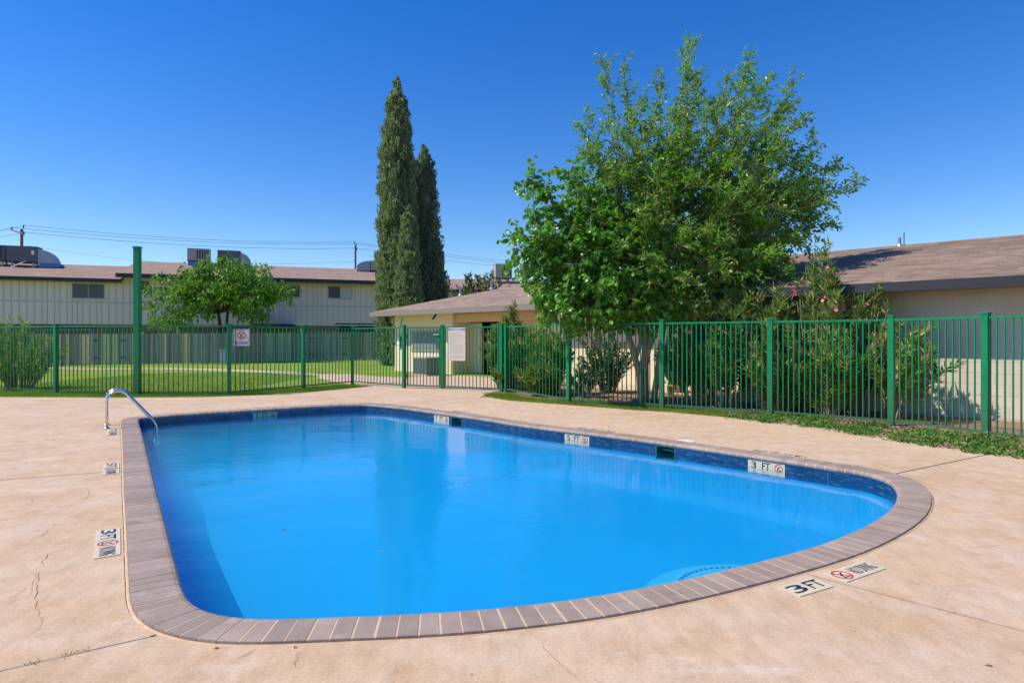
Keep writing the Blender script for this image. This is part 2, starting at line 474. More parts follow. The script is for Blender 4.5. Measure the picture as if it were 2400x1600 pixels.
m_leaf_ole2 = leafmat("oleander_leaf_dark", (0.070, 0.165, 0.030), (0.140, 0.250, 0.060), (0.38, 0.28, 0.12), trans=0.30, rough=0.42, p3=0.93)
m_leaf_yel = leafmat("oleander_leaf_yellowing", (0.110, 0.225, 0.030), (0.230, 0.350, 0.065), (0.66, 0.52, 0.20), trans=0.35, rough=0.45, p3=0.80)
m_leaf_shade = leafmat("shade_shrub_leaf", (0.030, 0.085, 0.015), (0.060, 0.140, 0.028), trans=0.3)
m_leaf_far = leafmat("far_shrub_leaf", (0.085, 0.130, 0.035), (0.150, 0.190, 0.060), (0.24, 0.19, 0.11), trans=0.25, rough=0.6)
m_leaf_weed = leafmat("weed_leaf", (0.070, 0.175, 0.025), (0.140, 0.270, 0.050), (0.26, 0.27, 0.09), trans=0.35, rough=0.5)
m_blade = leafmat("grass_blade", (0.110, 0.220, 0.015), (0.200, 0.310, 0.030), (0.36, 0.33, 0.11), trans=0.35, rough=0.6, p3=0.88)
m_litter = leafmat("dry_leaf", (0.16, 0.10, 0.045), (0.30, 0.19, 0.09), (0.40, 0.30, 0.16), trans=0.1, rough=0.8)
m_pink = M("oleander_pink", (0.72, 0.15, 0.30), 0.5, fine=0.1, rand=0.25)
m_red = M("oleander_red", (0.55, 0.02, 0.06), 0.5, fine=0.1, rand=0.2)
m_yellow = M("yellow_plastic", (0.75, 0.46, 0.02), 0.4)
m_pedestal = M("pale_blue_metal", (0.24, 0.34, 0.40), 0.5)
m_awning = M("brown_awning", (0.075, 0.05, 0.045), 0.8)

# ------------------------------------------------------------------ pool outline
OUTPX = [(302, 1347), (296.5, 1232.6), (291, 1140), (288.5, 1060), (286, 1010), (284.5, 990), (290, 980.5), (305, 977.5), (326, 974.8), (430, 966.6), (560, 958.5), (687.6, 950.9), (760, 947), (815, 944.8), (866, 944.2), (942.7, 949.5), (1070, 965.4),
         (1160, 977.4), (1255, 991.8), (1382.7, 1006.8), (1510, 1021.6), (1648.8, 1040.3), (1797.6, 1061.0), (1946, 1082.5), (2065, 1101), (2135, 1121), (2172, 1145), (2183, 1170), (2177, 1195), (2154.8, 1221), (2095, 1259.8), (2000, 1301),
         (1836.7, 1350), (1632.7, 1401), (1428.6, 1441), (1224.5, 1468), (1020, 1486), (800, 1496.5), (680, 1501.5), (578, 1503.5), (493, 1500.5), (425, 1490), (367, 1472), (325, 1444), (308.5, 1414.6)]
PTS = [tuple(gp(a, b, 0.012)[:2]) for a, b in OUTPX]
def closed_curve(pts, N=1600, sig=0.07):
    P = np.array(pts, float); n = len(P); out = []
    for i in range(n):
        p0, p1, p2, p3 = P[i - 1], P[i], P[(i + 1) % n], P[(i + 2) % n]
        t0 = 0; t1 = t0 + np.linalg.norm(p1 - p0) ** .5; t2 = t1 + np.linalg.norm(p2 - p1) ** .5; t3 = t2 + np.linalg.norm(p3 - p2) ** .5
        for t in np.linspace(t1, t2, 40, endpoint=False):
            a1 = (t1 - t) / (t1 - t0) * p0 + (t - t0) / (t1 - t0) * p1
            a2 = (t2 - t) / (t2 - t1) * p1 + (t - t1) / (t2 - t1) * p2
            a3 = (t3 - t) / (t3 - t2) * p2 + (t - t2) / (t3 - t2) * p3
            b1 = (t2 - t) / (t2 - t0) * a1 + (t - t0) / (t2 - t0) * a2
            b2 = (t3 - t) / (t3 - t1) * a2 + (t - t1) / (t3 - t1) * a3
            out.append((t2 - t) / (t2 - t1) * b1 + (t - t1) / (t2 - t1) * b2)
    def resample(Q, N):
        Q = np.vstack([Q, Q[:1]]); s = np.r_[0, np.cumsum(np.linalg.norm(np.diff(Q, axis=0), axis=1))]
        u = np.linspace(0, s[-1], N, endpoint=False)
        return np.c_[np.interp(u, s, Q[:, 0]), np.interp(u, s, Q[:, 1])], s[-1]
    Q, L = resample(np.array(out), N)
    w = max(2, int(sig / (L / N))); k = np.exp(-0.5 * (np.arange(-3 * w, 3 * w + 1) / w) ** 2); k /= k.sum()
    pad = 3 * w
    E = np.vstack([Q[-pad:], Q, Q[:pad]])
    Q = np.c_[np.convolve(E[:, 0], k, 'valid'), np.convolve(E[:, 1], k, 'valid')]
    return resample(Q, N)
CUR, PERIM = closed_curve(PTS)
NC = len(CUR)
TAN = np.roll(CUR, -1, 0) - np.roll(CUR, 1, 0); TAN /= np.linalg.norm(TAN, axis=1)[:, None]
NIN = np.c_[TAN[:, 1], -TAN[:, 0]]           # curve runs left side, far, right, near (clockwise from above): right-hand side is inside
def cur(s, off=0.0):
    """point at arc length s of the outer coping edge, moved inwards by off; also tangent and inward normal"""
    f = (s / PERIM * NC) % NC; i = int(f); t = f - i; j = (i + 1) % NC
    p = CUR[i] * (1 - t) + CUR[j] * t; n = NIN[i] * (1 - t) + NIN[j] * t; n /= np.linalg.norm(n)
    q = p + n * off
    return Vector((q[0], q[1], 0)), Vector((n[1] * -1, n[0], 0)), Vector((n[0], n[1], 0))
def s_near(p):
    d = np.linalg.norm(CUR - np.array([p[0], p[1]]), axis=1)
    return d.argmin() * PERIM / NC
def ring(off, step=4):
    return [Vector((*(CUR[i] + NIN[i] * off), 0)) for i in range(0, NC, step)]

WATER_Z = -0.138
# ground sheet with a hole where the pool is
def fill_with_hole(name, outer, inner, z, mat):
    bm = bmesh.new()
    for loop in (outer, inner):
        vs = [bm.verts.new((p[0], p[1], z)) for p in loop]
        for i in range(len(vs)): bm.edges.new((vs[i], vs[(i + 1) % len(vs)]))
    bmesh.ops.triangle_fill(bm, use_beauty=True, edges=bm.edges[:])
    for f in bm.faces:
        if f.normal.z < 0: f.normal_flip()
    me = bpy.data.meshes.new(name); bm.to_mesh(me); bm.free(); me.materials.append(mat)
    return link(name, me)
tag(fill_with_hole("ground", [(-900, -300), (900, -300), (900, 1500), (-900, 1500)], ring(0.10, 16), -0.35, m_ground), kind="structure")

# ------------------------------------------------------------------ deck slabs
GAP = 0.022
S = {}
S['J1'] = s_near((-1.72, 3.01)); S['J2'] = s_near((1.74, 3.88)); S['J3'] = s_near((4.19, 6.55)); S['J4'] = s_near((-2.75, 13.3)); S['J5'] = s_near((-4.25, 6.7))
deck = tag(link("pool_deck", MB().box(-0.01, 0.01, -6.5, -6.48, -0.06, -0.05).mesh("pool_deck", m_deck)), kind="structure")
# outer edge of the deck, one stretch per slab, walking the same way round as the pool outline
EDGE_FAR = [gp(0, 930), gp(300, 931), gp(480, 930), gp(600, 926), gp(711, 919), gp(800, 912), gp(868, 905)]
GATE_L, GATE_R = Vector((-4.05, 18.25, 0)), Vector((-0.55, 16.35, 0))
EDGE_RIGHT = [Vector((-0.72, 15.9, 0)), gp(1150, 931), gp(1195, 938.5), gp(1334, 948.6), gp(1480, 960), gp(1580, 966), gp(1700, 977), gp(1901, 998.7), gp(2035, 1018.7), gp(2235, 1050.5), gp(2400, 1072), Vector((7.4, 6.2, 0)), Vector((9.5, 4.5, 0))]
def arc(s0, s1, off, n):
    if s1 < s0: s1 += PERIM
    return [cur(s0 + (s1 - s0) * k / n, off)[0] for k in range(n + 1)]
def slab(s0, s1, outer, n):
    g = GAP / 2
    inner = arc(s0 + g, s1 - g, -0.022, n)
    pts = inner + [Vector(p) for p in outer]
    bm = bmesh.new()
    top = [bm.verts.new((p.x, p.y, 0)) for p in pts]
    f = bm.faces.new(top)
    bm.normal_update()
    if f.normal.z < 0: f.normal_flip()
    r = bmesh.ops.extrude_face_region(bm, geom=[f])
    low = [v for v in r['geom'] if isinstance(v, bmesh.types.BMVert)]
    # the extruded copy becomes the top; the first stays below
    for v in top: v.co.z = -0.055
    bmesh.ops.recalc_face_normals(bm, faces=bm.faces[:])
    me = bpy.data.meshes.new("slab"); bm.to_mesh(me); bm.free(); me.materials.append(m_deck)
    return link("slab", me, deck)
def off2(a, b, g):
    """edge a->b moved by g to its right-hand side"""
    d = (b - a).normalized(); n = Vector((d.y, -d.x, 0)); return a + n * g, b + n * g
j1b, j2b, j3b, j4b, j5b = Vector((-3.9, 1.25, 0)), Vector((3.6, 1.9, 0)), Vector((6.1, 7.72, 0)), Vector((-0.78, 15.0, 0)), Vector((-17.0, 1.5, 0))
def jt(k):   # joint start on the coping
    return cur(S[k], -0.022)[0]
j5b = jt('J5') + (gp(134, 1114) - gp(287, 1102.5)).normalized() * 12.5
j1b = jt('J1') + (gp(0, 1567) - gp(375, 1482)).normalized() * 9.0
j2b = jt('J2') + (gp(2090, 1416) - gp(1890, 1362)).normalized() * 9.0
def side(a, b):     # the two slab edges along a joint: (before, after) walking clockwise
    return off2(a, b, -GAP / 2)[1], off2(a, b, GAP / 2)[1]
a5, b5 = side(jt('J5'), j5b); a4, b4 = side(jt('J4'), j4b); a3, b3 = side(jt('J3'), j3b); a2, b2 = side(jt('J2'), j2b); a1, b1 = side(jt('J1'), j1b)
def pick(s_end, s_start):     # decide which offset belongs to which slab by closeness is fragile: use cross product sign
    return None
# slabs: J1->J5 (left near), J5->J4 (left far), J4->J3 (right far), J3->J2 (right), J2->J1 (near)
def sl_edge(a, b, toward):
    p, q = off2(a, b, GAP / 2), off2(a, b, -GAP / 2)
    return p[1] if (p[0] - toward).length < (q[0] - toward).length else q[1]
def inner_mid(k0, k1):
    s0, s1 = S[k0], S[k1]
    if s1 < s0: s1 += PERIM
    return cur(s0 + min(0.4, (s1 - s0) / 2), -0.02)[0], cur(s1 - min(0.4, (s1 - s0) / 2), -0.02)[0]
def make_slab(k0, k1, e0, e1, outer, n):
    m0, m1 = inner_mid(k0, k1)
    A = sl_edge(jt(k1), e1, m1); B = sl_edge(jt(k0), e0, m0)
    return slab(S[k0], S[k1], [A] + outer + [B], n)
make_slab('J1', 'J5', j1b, j5b, [], 60)
make_slab('J5', 'J4', j5b, j4b, [GATE_R, GATE_L] + list(reversed(EDGE_FAR)) + [Vector((-17.5, 15.0, 0))], 90)
make_slab('J4', 'J3', j4b, j3b, list(reversed([p for p in EDGE_RIGHT[:-3]])) if False else [p for p in reversed(EDGE_RIGHT[1:10])], 110)
make_slab('J3', 'J2', j3b, j2b, [Vector((11, -1.0, 0)), Vector((10.5, 4.2, 0)), Vector((7.4, 6.3, 0)), gp(2400, 1072)], 60)
make_slab('J2', 'J1', j2b, j1b, [], 60)
# filler in the joints
jf = MB()
for k, e in (('J1', j1b), ('J2', j2b), ('J3', j3b), ('J4', j4b), ('J5', j5b)):
    a = jt(k); d = (e - a).normalized(); n = Vector((-d.y, d.x, 0))
    jf.obox((a + e) / 2 + Vector((0, 0, -0.033)), d, n, (0, 0, 1), (e - a).length, 0.03, 0.04)
jf.build("joint_filler", m_crack, deck)
# slender backer rod lying in the near left joint
a = jt('J1'); d = (j1b - a).normalized()
MB().tube([a + d * (0.03 + 0.2 * k) + Vector((0, 0, -0.004 + 0.002 * math.sin(k * 2.1))) for k in range(34)], 0.0075, 6).build("backer_rod", m_path, deck)
# bead of sealant between slab and coping
bd = MB()
rr0 = [Vector((*(CUR[i] - NIN[i] * (0.026 + 0.003 * math.sin(i * .31) + 0.002 * math.sin(i * .83))), -0.03)) for i in range(0, NC, 2)]
rr1 = [Vector((*(CUR[i] - NIN[i] * 0.014), 0.004 + 0.002 * math.sin(i * .57))) for i in range(0, NC, 2)]
rr2 = [Vector((*(CUR[i] - NIN[i] * 0.001), 0.000)) for i in range(0, NC, 2)]
n = len(bd.v); mlen = len(rr0); bd.v += rr0 + rr1 + rr2
for k in range(mlen):
    k2 = (k + 1) % mlen
    bd.f += [(k, k2, mlen + k2, mlen + k), (mlen + k, mlen + k2, 2 * mlen + k2, 2 * mlen + k)]
bd.build("sealant_bead", m_bead, deck, smooth=True)
# hairline cracks in the slabs: thin slivers of dirt
def crack(pts, w=0.006):
    P = []
    for (x0, y0), (x1, y1) in zip(pts[:-1], pts[1:]):
        a, b = gp(x0, y0), gp(x1, y1); k = max(2, int((b - a).length / 0.05))
        for i in range(k): P.append(a.lerp(b, i / k) + Vector((random.uniform(-.012, .012), random.uniform(-.012, .012), 0)))
    P.append(gp(*pts[-1]))
    mb = MB(); L = []
    for i, p in enumerate(P):
        t = (P[min(i + 1, len(P) - 1)] - P[max(i - 1, 0)]).normalized(); nn = Vector((-t.y, t.x, 0))
        ww = w * (0.25 + 0.75 * math.sin(math.pi * (i + 0.5) / len(P))) * random.uniform(.5, 1.3) / 2
        L.append((p + nn * ww + Vector((0, 0, .0035)), p - nn * ww + Vector((0, 0, .0035))))
    for (a, b), (c, d) in zip(L[:-1], L[1:]): mb.quad(a, b, d, c)
    return mb.build("crack", m_crack, deck)
for c in [[(70, 1400), (90, 1340), (85, 1425), (98, 1460), (60, 1500), (38, 1518)], [(180, 1275), (110, 1300), (100, 1320), (105, 1325)], [(170, 1320), (140, 1338), (100, 1345)],
          [(137, 1225), (90, 1262), (60, 1278)], [(78, 1168), (75, 1178), (40, 1188)], [(217, 1145), (200, 1165), (188, 1172)], [(60, 1377), (35, 1395), (22, 1402)],
          [(705, 1525), (692, 1545), (693, 1565)], [(270, 1218), (235, 1222)], [(1265, 1505), (1290, 1530), (1330, 1570), (1360, 1600)], [(2270, 1283), (2350, 1278)], [(2215, 1440), (2240, 1433)],
          [(230, 1150), (262, 1143)], [(1570, 985), (1640, 981)], [(1350, 1004), (1420, 1002)], [(560, 1545), (600, 1520)]]:
    crack(c, 0.0028)

# ------------------------------------------------------------------ coping bricks
NB = 300
coping = MB()
PROF = [(0.0, -0.055), (0.0, 0.012), (0.222, 0.012), (0.243, 0.007), (0.257, -0.006), (0.262, -0.022), (0.257, -0.038), (0.243, -0.050)]
def ringprof(prof, step, drop=0.0):
    mb = MB(); idx = list(range(0, NC, step)); m = len(prof)
    for i in idx:
        for o, z in prof: mb.v.append(Vector((*(CUR[i] + NIN[i] * o), z)))
    k = len(idx)
    for i in range(k):
        for j in range(m):
            mb.f.append((i * m + j, i * m + (j + 1) % m, ((i + 1) % k) * m + (j + 1) % m, ((i + 1) % k) * m + j))
    return mb
cop = ringprof([(0.004, -0.06), (0.002, 0.0116), (0.221, 0.0116), (0.2425, 0.0064), (0.2562, -0.0066), (0.260, -0.022), (0.2552, -0.037), (0.2415, -0.0488), (0.20, -0.06)], 3)
coping = tag(cop.build("pool_coping", m_mortar, smooth=False), kind="structure")
bl = PERIM / NB
for k in range(NB):
    g_ = random.uniform(.0046, .0072); s0, s1 = k * bl + g_, (k + 1) * bl - g_
    mb = MB(); m = len(PROF); dz = random.uniform(.0003, .0026)
    fan = random.uniform(-.002, .002)
    secs = (s0 + fan, (s0 + s1) / 2, s1 + fan)
    for s in secs:
        p, t, nn = cur(s)
        for o, z in PROF: mb.v.append(p + nn * o + Vector((0, 0, z + dz)))
    for i in range(2):
        for j in range(m): mb.f.append((i * m + j, i * m + (j + 1) % m, (i + 1) * m + (j + 1) % m, (i + 1) * m + j))
    mb.f.append(tuple(range(m))[::-1]); mb.f.append(tuple(2 * m + j for j in range(m)))
    c = cur((s0 + s1) / 2, 0.13)[0]
    mb.build("brick", m_copbrick, coping, loc=c)

# ------------------------------------------------------------------ pool basin, tiles, water
WALL = 0.236
AX = Vector((-0.60, 0.80))
def floor_z(x, y):
    t = (x - 1.2) * AX.x + (y - 4.4) * AX.y
    u = min(max((t - 3.6) / 4.0, 0), 1); u = u * u * (3 - 2 * u)
    return -0.72 - 0.30 * u
def wall_pt(px, py, z): return gp(px, py, z)
SK = []   # skimmer openings as arc ranges on the right wall
for (pa, pb) in (((1543, 1050), (1596, 1060)), ((1063, 984), (1092, 990))):
    def on_wall(px):
        best = None
        for i in range(0, NC):
            q = CUR[i] + NIN[i] * WALL
            if q[0] + q[1] * 0.9 < 6: continue
            x = 1200 + F * q[0] / q[1]
            if best is None or abs(x - px) < best[0]: best = (abs(x - px), i)
        return best[1] * PERIM / NC
    SK.append((on_wall(pa[0]), on_wall(pb[0])))
sA, sB = s_near((-6.85, 11.2)), s_near((3.9, 5.7))
pitch = 0.1525; ncol = int((sB - sA) / pitch)
SK = [(sA + round((min(a, b) - sA) / pitch) * pitch, sA + (round((min(a, b) - sA) / pitch) + 2) * pitch) for a, b in SK]
bas = MB(); step = 1; idx = list(range(0, NC, step)); k = len(idx)
def in_sk(s): return any(a <= s <= b for a, b in SK)
levels = []
for off, zf in ((WALL, lambda x, y: -0.045), (WALL, lambda x, y: -0.055), (WALL, lambda x, y: -0.235), (WALL + 0.005, lambda x, y: floor_z(x, y) + 0.16), (WALL + 0.05, lambda x, y: floor_z(x, y) + 0.05), (WALL + 0.16, lambda x, y: floor_z(x, y))):
    row = []
    for i in idx:
        q = CUR[i] + NIN[i] * off; row.append(len(bas.v)); bas.v.append(Vector((q[0], q[1], zf(q[0], q[1]))))
    levels.append(row)
for li in range(len(levels) - 1):
    for i in range(k):
        smid = (idx[i] + step / 2) * PERIM / NC
        if li == 1 and in_sk(smid): continue
        bas.f.append((levels[li][i], levels[li][(i + 1) % k], levels[li + 1][(i + 1) % k], levels[li + 1][i]))
from mathutils.geometry import delaunay_2d_cdt
loop2 = [bas.v[j].to_2d() for j in levels[-1]]
arr = np.array([(p.x, p.y) for p in loop2])
def inside(x, y, A):
    x0, y0 = A[:, 0], A[:, 1]; x1, y1 = np.roll(x0, -1), np.roll(y0, -1)
    c = ((y0 > y) != (y1 > y)) & (x < (x1 - x0) * (y - y0) / (y1 - y0 + 1e-12) + x0)
    return c.sum() % 2 == 1
pts2 = list(loop2)
for gx in np.arange(-6.6, 4.2, 0.3):
    for gy in np.arange(3.1, 13.3, 0.3):
        if inside(gx, gy, arr) and np.min(np.hypot(arr[:, 0] - gx, arr[:, 1] - gy)) > 0.12: pts2.append(Vector((gx, gy)))
res = delaunay_2d_cdt(pts2, [], [list(range(len(loop2)))], 1, 1e-5)
o = len(bas.v)
for p in res[0]: bas.v.append(Vector((p.x, p.y, floor_z(p.x, p.y))))
for f in res[2]: bas.f.append(tuple(o + q for q in f))
me = bas.mesh("pool_basin", m_basin, smooth=True)
basin = tag(link("pool_basin", me), kind="structure")
# floor safety line at the slope break, climbing the cove and the right wall
ln = MB(); A0, B0 = Vector((-4.72, 7.15)), Vector((0.98, 10.98)); pr = []
dirl = (B0 - A0).normalized(); nl = Vector((-dirl.y, dirl.x))
q = 0
for t in np.linspace(0, 1, 160):
    c = A0.lerp(B0, t); dd = np.hypot(CUR[:, 0] - c.x, CUR[:, 1] - c.y); i = dd.argmin()
    depth_in = float(np.dot(np.array([c.x, c.y]) - CUR[i], NIN[i])) - WALL
    if depth_in < 0.012: continue
    z = floor_z(c.x, c.y)
    if depth_in < 0.16: z += 0.16 * ((0.16 - depth_in) / 0.16) ** 2
    pr.append(Vector((c.x, c.y, z + 0.006)))
for a, b in zip(pr[:-1], pr[1:]):
    w = Vector((nl.x, nl.y, 0)) * 0.05; ln.quad(a + w, a - w, b - w, b + w)
sW = s_near((pr[-1].x, pr[-1].y)); p0, t0, n0 = cur(sW, WALL + 0.008)
ln.obox(p0 + Vector((0, 0, -0.43)), t0, n0, (0, 0, 1), 0.10, 0.006, 0.42)
ln.build("floor_line", m_stripe, basin)
# curved entry steps against the near wall
def half_disc(c, r, z0, z1, n=36):
    pts = [c + Vector((r * math.cos(w), r * math.sin(w), z0)) for w in np.linspace(R(-8), R(172), n)]
    return MB().prism(pts, z1 - z0)
sc1, sc2 = Vector((1.75, 4.15, 0)), Vector((1.56, 4.0, 0))
st1 = half_disc(sc1, 0.86, -0.75, -0.40).build("entry_step", m_step, basin)
st2 = half_disc(sc2, 0.50, -0.40, -0.22).build("entry_step", m_step, basin)
tb = MB()
for w in np.linspace(R(0), R(168), 30):
    p = sc2 + Vector((0.455 * math.cos(w), 0.455 * math.sin(w), -0.217)); rd = Vector((math.cos(w), math.sin(w), 0))
    tb.obox(p, rd, Vector((-rd.y, rd.x, 0)), (0, 0, 1), 0.022, 0.024, 0.006)
t_ = tb.build("step_tile", m_stripe, st2); t_["kind"] = "stuff"
# waterline tiles: far and right walls piece by piece, the walls that face away joined
tm = MB().obox((0, 0, 0), (1, 0, 0), (0, 1, 0), (0, 0, 1), pitch - 0.005, 0.008, 0.0715).mesh("tile", m_tile)
for c in range(ncol):
    s = sA + (c + .5) * pitch
    if any(a < s < b for a, b in SK): continue
    p, t, nn = cur(s, WALL + 0.003)
    for r_, z in enumerate((-0.0905, -0.1655)):
        link("tile", tm, basin, p + Vector((0, 0, z)), math.atan2(t.y, t.x))
tb = MB(); s = sB
while s < sA + PERIM - pitch:
    p, t, nn = cur(s + pitch / 2, WALL + 0.003)
    for z in (-0.0905, -0.1655): tb.obox(p + Vector((0, 0, z)), t, nn, (0, 0, 1), pitch - 0.005, 0.008, 0.0715)
    s += pitch
tag(tb.build("tile_band", m_tile, basin), kind="stuff")
# water surface
wb = MB(); wr = ring(WALL + 0.001, 4)
wb.poly([p + Vector((0, 0, WATER_Z)) for p in wr])
wat = wb.build("water", m_water)
if wat.data.polygons[0].normal.z < 0: wat.data.flip_normals()
tag(wat, kind="structure")
# the body of the water: slightly cloudy, scatters blue
vm = bpy.data.materials.new("cloudy_water"); vm.use_nodes = True; vt = vm.node_tree; vt.nodes.remove(vt.nodes["Principled BSDF"])
pv = vt.nodes.new("ShaderNodeVolumePrincipled"); pv.inputs["Color"].default_value = (0.0, 0.72, 0.99, 1); pv.inputs["Density"].default_value = 0.45
pv.inputs["Absorption Color"].default_value = (0, 0, 0, 1); pv.inputs["Anisotropy"].default_value = 0.3
vt.links.new(pv.outputs[0], vt.nodes["Material Output"].inputs["Volume"])
MB().prism([p + Vector((0, 0, -1.2)) for p in ring(WALL + 0.004, 8)], 1.2 + WATER_Z - 0.004).build("water_body", vm, wat)
# skimmers
for (a, b), lab in zip(SK, ("teal skimmer mouth in the pool wall between the 5 FT and 3 FT tiles", "teal skimmer mouth in the pool wall beside the right-hand 7 FT tile")):
    pa, ta, na = cur(a, WALL); pb, _, nb = cur(b, WALL); mid = (pa + pb) / 2; t = (pb - pa).normalized(); nn = Vector((na.x + nb.x, na.y + nb.y, 0)).normalized()
    root = thing("pool_skimmer", lab, "skimmer", (mid.x, mid.y, -0.24), "skimmers in the pool wall")
    w = (pb - pa).length; D = 0.30; mb = MB()
    zt, zb = -0.053, -0.237
    A, B = pa, pb; C, Dd = pb - nn * D, pa - nn * D
    up = lambda p, z: Vector((p.x, p.y, z))
    mb.quad(up(A, zb), up(B, zb), up(C, zb), up(Dd, zb)); mb.quad(up(A, zt), up(Dd, zt), up(C, zt), up(B, zt))
    mb.quad(up(A, zb), up(Dd, zb), up(Dd, zt), up(A, zt)); mb.quad(up(B, zt), up(C, zt), up(C, zb), up(B, zb)); mb.quad(up(Dd, zb), up(C, zb), up(C, zt), up(Dd, zt))
    mb.build("throat", m_teal, root)
    fr = MB()
    fr.obox(mid + nn * 0.006 + Vector((0, 0, zt + 0.006)), t, nn, (0, 0, 1), w, 0.012, 0.014)
    for e in (pa, pb): fr.obox(e + nn * 0.006 + Vector((0, 0, (zt + zb) / 2)), t, nn, (0, 0, 1), 0.014, 0.013, zt - zb)
    fr.build("frame", m_teal, root)
    MB().obox(mid - nn * 0.10 + Vector((0, 0, -0.115)), t, nn, (0, 0, 1), w * 0.8, 0.012, 0.03).build("weir", m_teal, root)
lid = thing("skimmer_lid", "round white skimmer lid set in the deck above the pool edge", "lid", gp(1607, 1034))
c = gp(1607, 1034)
MB().lathe(c, [(0.0, 0.010), (0.105, 0.012), (0.108, 0.009), (0.108, 0.004)], 32).build("cover", m_white, lid)
MB().lathe(c, [(0.111, 0.001), (0.112, 0.008), (0.128, 0.008), (0.131, 0.001)], 32).build("rim", m_white, lid)
for sx in (-1, 1): MB().lathe(c + Vector((0.07 * sx, 0, 0.0125)), [(0.0, 0.0006), (0.012, 0.0005), (0.012, 0)], 12).build("finger_hole", m_dmetal, lid)

# ------------------------------------------------------------------ lettering
def text_mesh(txt, h, w, depth, mat, o, right, up, name="lettering", parent=None, bold=0.0):
    """text centred at o, cap height h, total width w"""
    cu = bpy.data.curves.new("txt", 'FONT'); cu.body = txt; cu.size = 1.0; cu.resolution_u = 3
    cu.offset = bold
    tmp = bpy.data.objects.new("txt", cu); COL.objects.link(tmp)
    dg = bpy.context.evaluated_depsgraph_get(); dg.update()
    me = bpy.data.meshes.new_from_object(tmp.evaluated_get(dg), depsgraph=dg)
    bpy.data.objects.remove(tmp); bpy.data.curves.remove(cu)
    bm = bmesh.new(); bm.from_mesh(me)
    bmesh.ops.remove_doubles(bm, verts=bm.verts, dist=1e-5)
    r = bmesh.ops.extrude_face_region(bm, geom=bm.faces[:])
    for v in [g for g in r['geom'] if isinstance(g, bmesh.types.BMVert)]: v.co.z += 1.0
    xs = [v.co.x for v in bm.verts]; ys = [v.co.y for v in bm.verts]
    cx, cy = (min(xs) + max(xs)) / 2, (min(ys) + max(ys)) / 2
    sx, sy = w / (max(xs) - min(xs)), h / (max(ys) - min(ys))
    right, up = Vector(right).normalized(), Vector(up).normalized(); nn = right.cross(up)
    w0 = woff(parent)
    for v in bm.verts:
        v.co = Vector(o) + right * (v.co.x - cx) * sx + up * (v.co.y - cy) * sy + nn * v.co.z * depth - w0
    bmesh.ops.recalc_face_normals(bm, faces=bm.faces[:])
    bm.to_mesh(me); bm.free(); me.materials.clear(); me.materials.append(mat)
    me.name = name
    return link(name, me, parent, w0)

def no_dive(o, right, up, r, parent, depth=0.0012, body=True):
    """red ring with slash and a diver"""
    right, up = Vector(right).normalized(), Vector(up).normalized(); nn = right.cross(up); o = Vector(o)
    P = lambda x, y, z=0: o + right * x * r + up * y * r + nn * z
    mb = MB(); n = 28
    for k in range(n):
        a, b = 2 * math.pi * k / n, 2 * math.pi * (k + 1) / n
        q = [P(math.cos(a), math.sin(a)), P(math.cos(b), math.sin(b)), P(.82 * math.cos(b), .82 * math.sin(b)), P(.82 * math.cos(a), .82 * math.sin(a))]
        mb.prism(q, depth * 1.6, nn)
    e = Vector((-0.7071, 0.7071)); f = Vector((0.7071, 0.7071)) * 0.075
    mb.prism([P(e.x * .83 + f.x, e.y * .83 + f.y), P(e.x * .83 - f.x, e.y * .83 - f.y), P(-e.x * .83 - f.x, -e.y * .83 - f.y), P(-e.x * .83 + f.x, -e.y * .83 + f.y)], depth * 1.4, nn)
    mb.build("prohibition_ring", m_inkred, parent)
    if body:
        d = MB()
        for (x0, y0, x1, y1, w) in ((-0.12, 0.0, 0.42, 0.46, 0.09), (-0.12, 0.0, -0.30, -0.02, 0.07), (-0.05, -0.02, -0.38, -0.52, 0.06), (0.0, 0.05, 0.12, -0.1, 0.06), (-0.45, -0.55, 0.42, -0.55, 0.05), (-0.33, -0.47, 0.1, -0.50, .04)):
            a = Vector((x0, y0)); b = Vector((x1, y1)); t = (b - a).normalized(); s = Vector((-t.y, t.x)) * w
            d.prism([P(a.x + s.x, a.y + s.y), P(a.x - s.x, a.y - s.y), P(b.x - s.x, b.y - s.y), P(b.x + s.x, b.y + s.y)], depth * 1.2, nn)
        d.prism([P(-0.22 + .11 * math.cos(w), -0.12 + .11 * math.sin(w)) for w in np.linspace(0, 2 * math.pi, 10, endpoint=False)], depth * 1.2, nn)
        d.build("diver_figure", m_ink, parent)

# deck markers: right = reading direction, up = towards the pool
def deck_marker(s, dist, parts, label, group, hgt=0.15):
    """parts: list of (kind, text, width) laid along the coping, read facing the pool; s arc position of the middle"""
    tot = sum(p[2] for p in parts)
    p, t, nn = cur(s, -dist)
    right = t * -1 if (t.cross(Vector((0, 0, 1)))).dot(nn) > 0 else t
    # facing the pool (along nn), the right hand is nn x z
    right = nn.cross(Vector((0, 0, 1))).normalized()
    root = thing("depth_marker", label, "depth marker", (p.x, p.y, 0.0), group)
    x = -tot / 2
    for kind, txt, w in parts:
        c = p + right * (x + w / 2) + Vector((0, 0, 0.0035))
        MB().obox(c, right, nn, (0, 0, 1), w - 0.003, hgt, 0.006).build("tile", m_ceramic, root)
        top = c + Vector((0, 0, 0.0032))
        if kind == 't': text_mesh(txt, hgt * 0.64, w * 0.80, 0.0008, m_inknavy, top, right, nn, parent=root, bold=0.012)
        else: no_dive(top, right, nn, min(w, hgt) * 0.42, root, 0.0008)
        x += w
    return root
GM = "depth and no diving markers in the deck"
deck_marker(s_near(gp(1868, 1366)), 0.150, [('t', "3", .15), ('t', "FT", .15)], "3 FT tile marker in the deck at the near right pool edge", GM)
deck_marker(s_near(gp(1984, 1332)), 0.145, [('s', "", .15), ('t', "NO DIVING", .27)], "NO DIVING tile marker with red ring at the near right pool edge", GM)
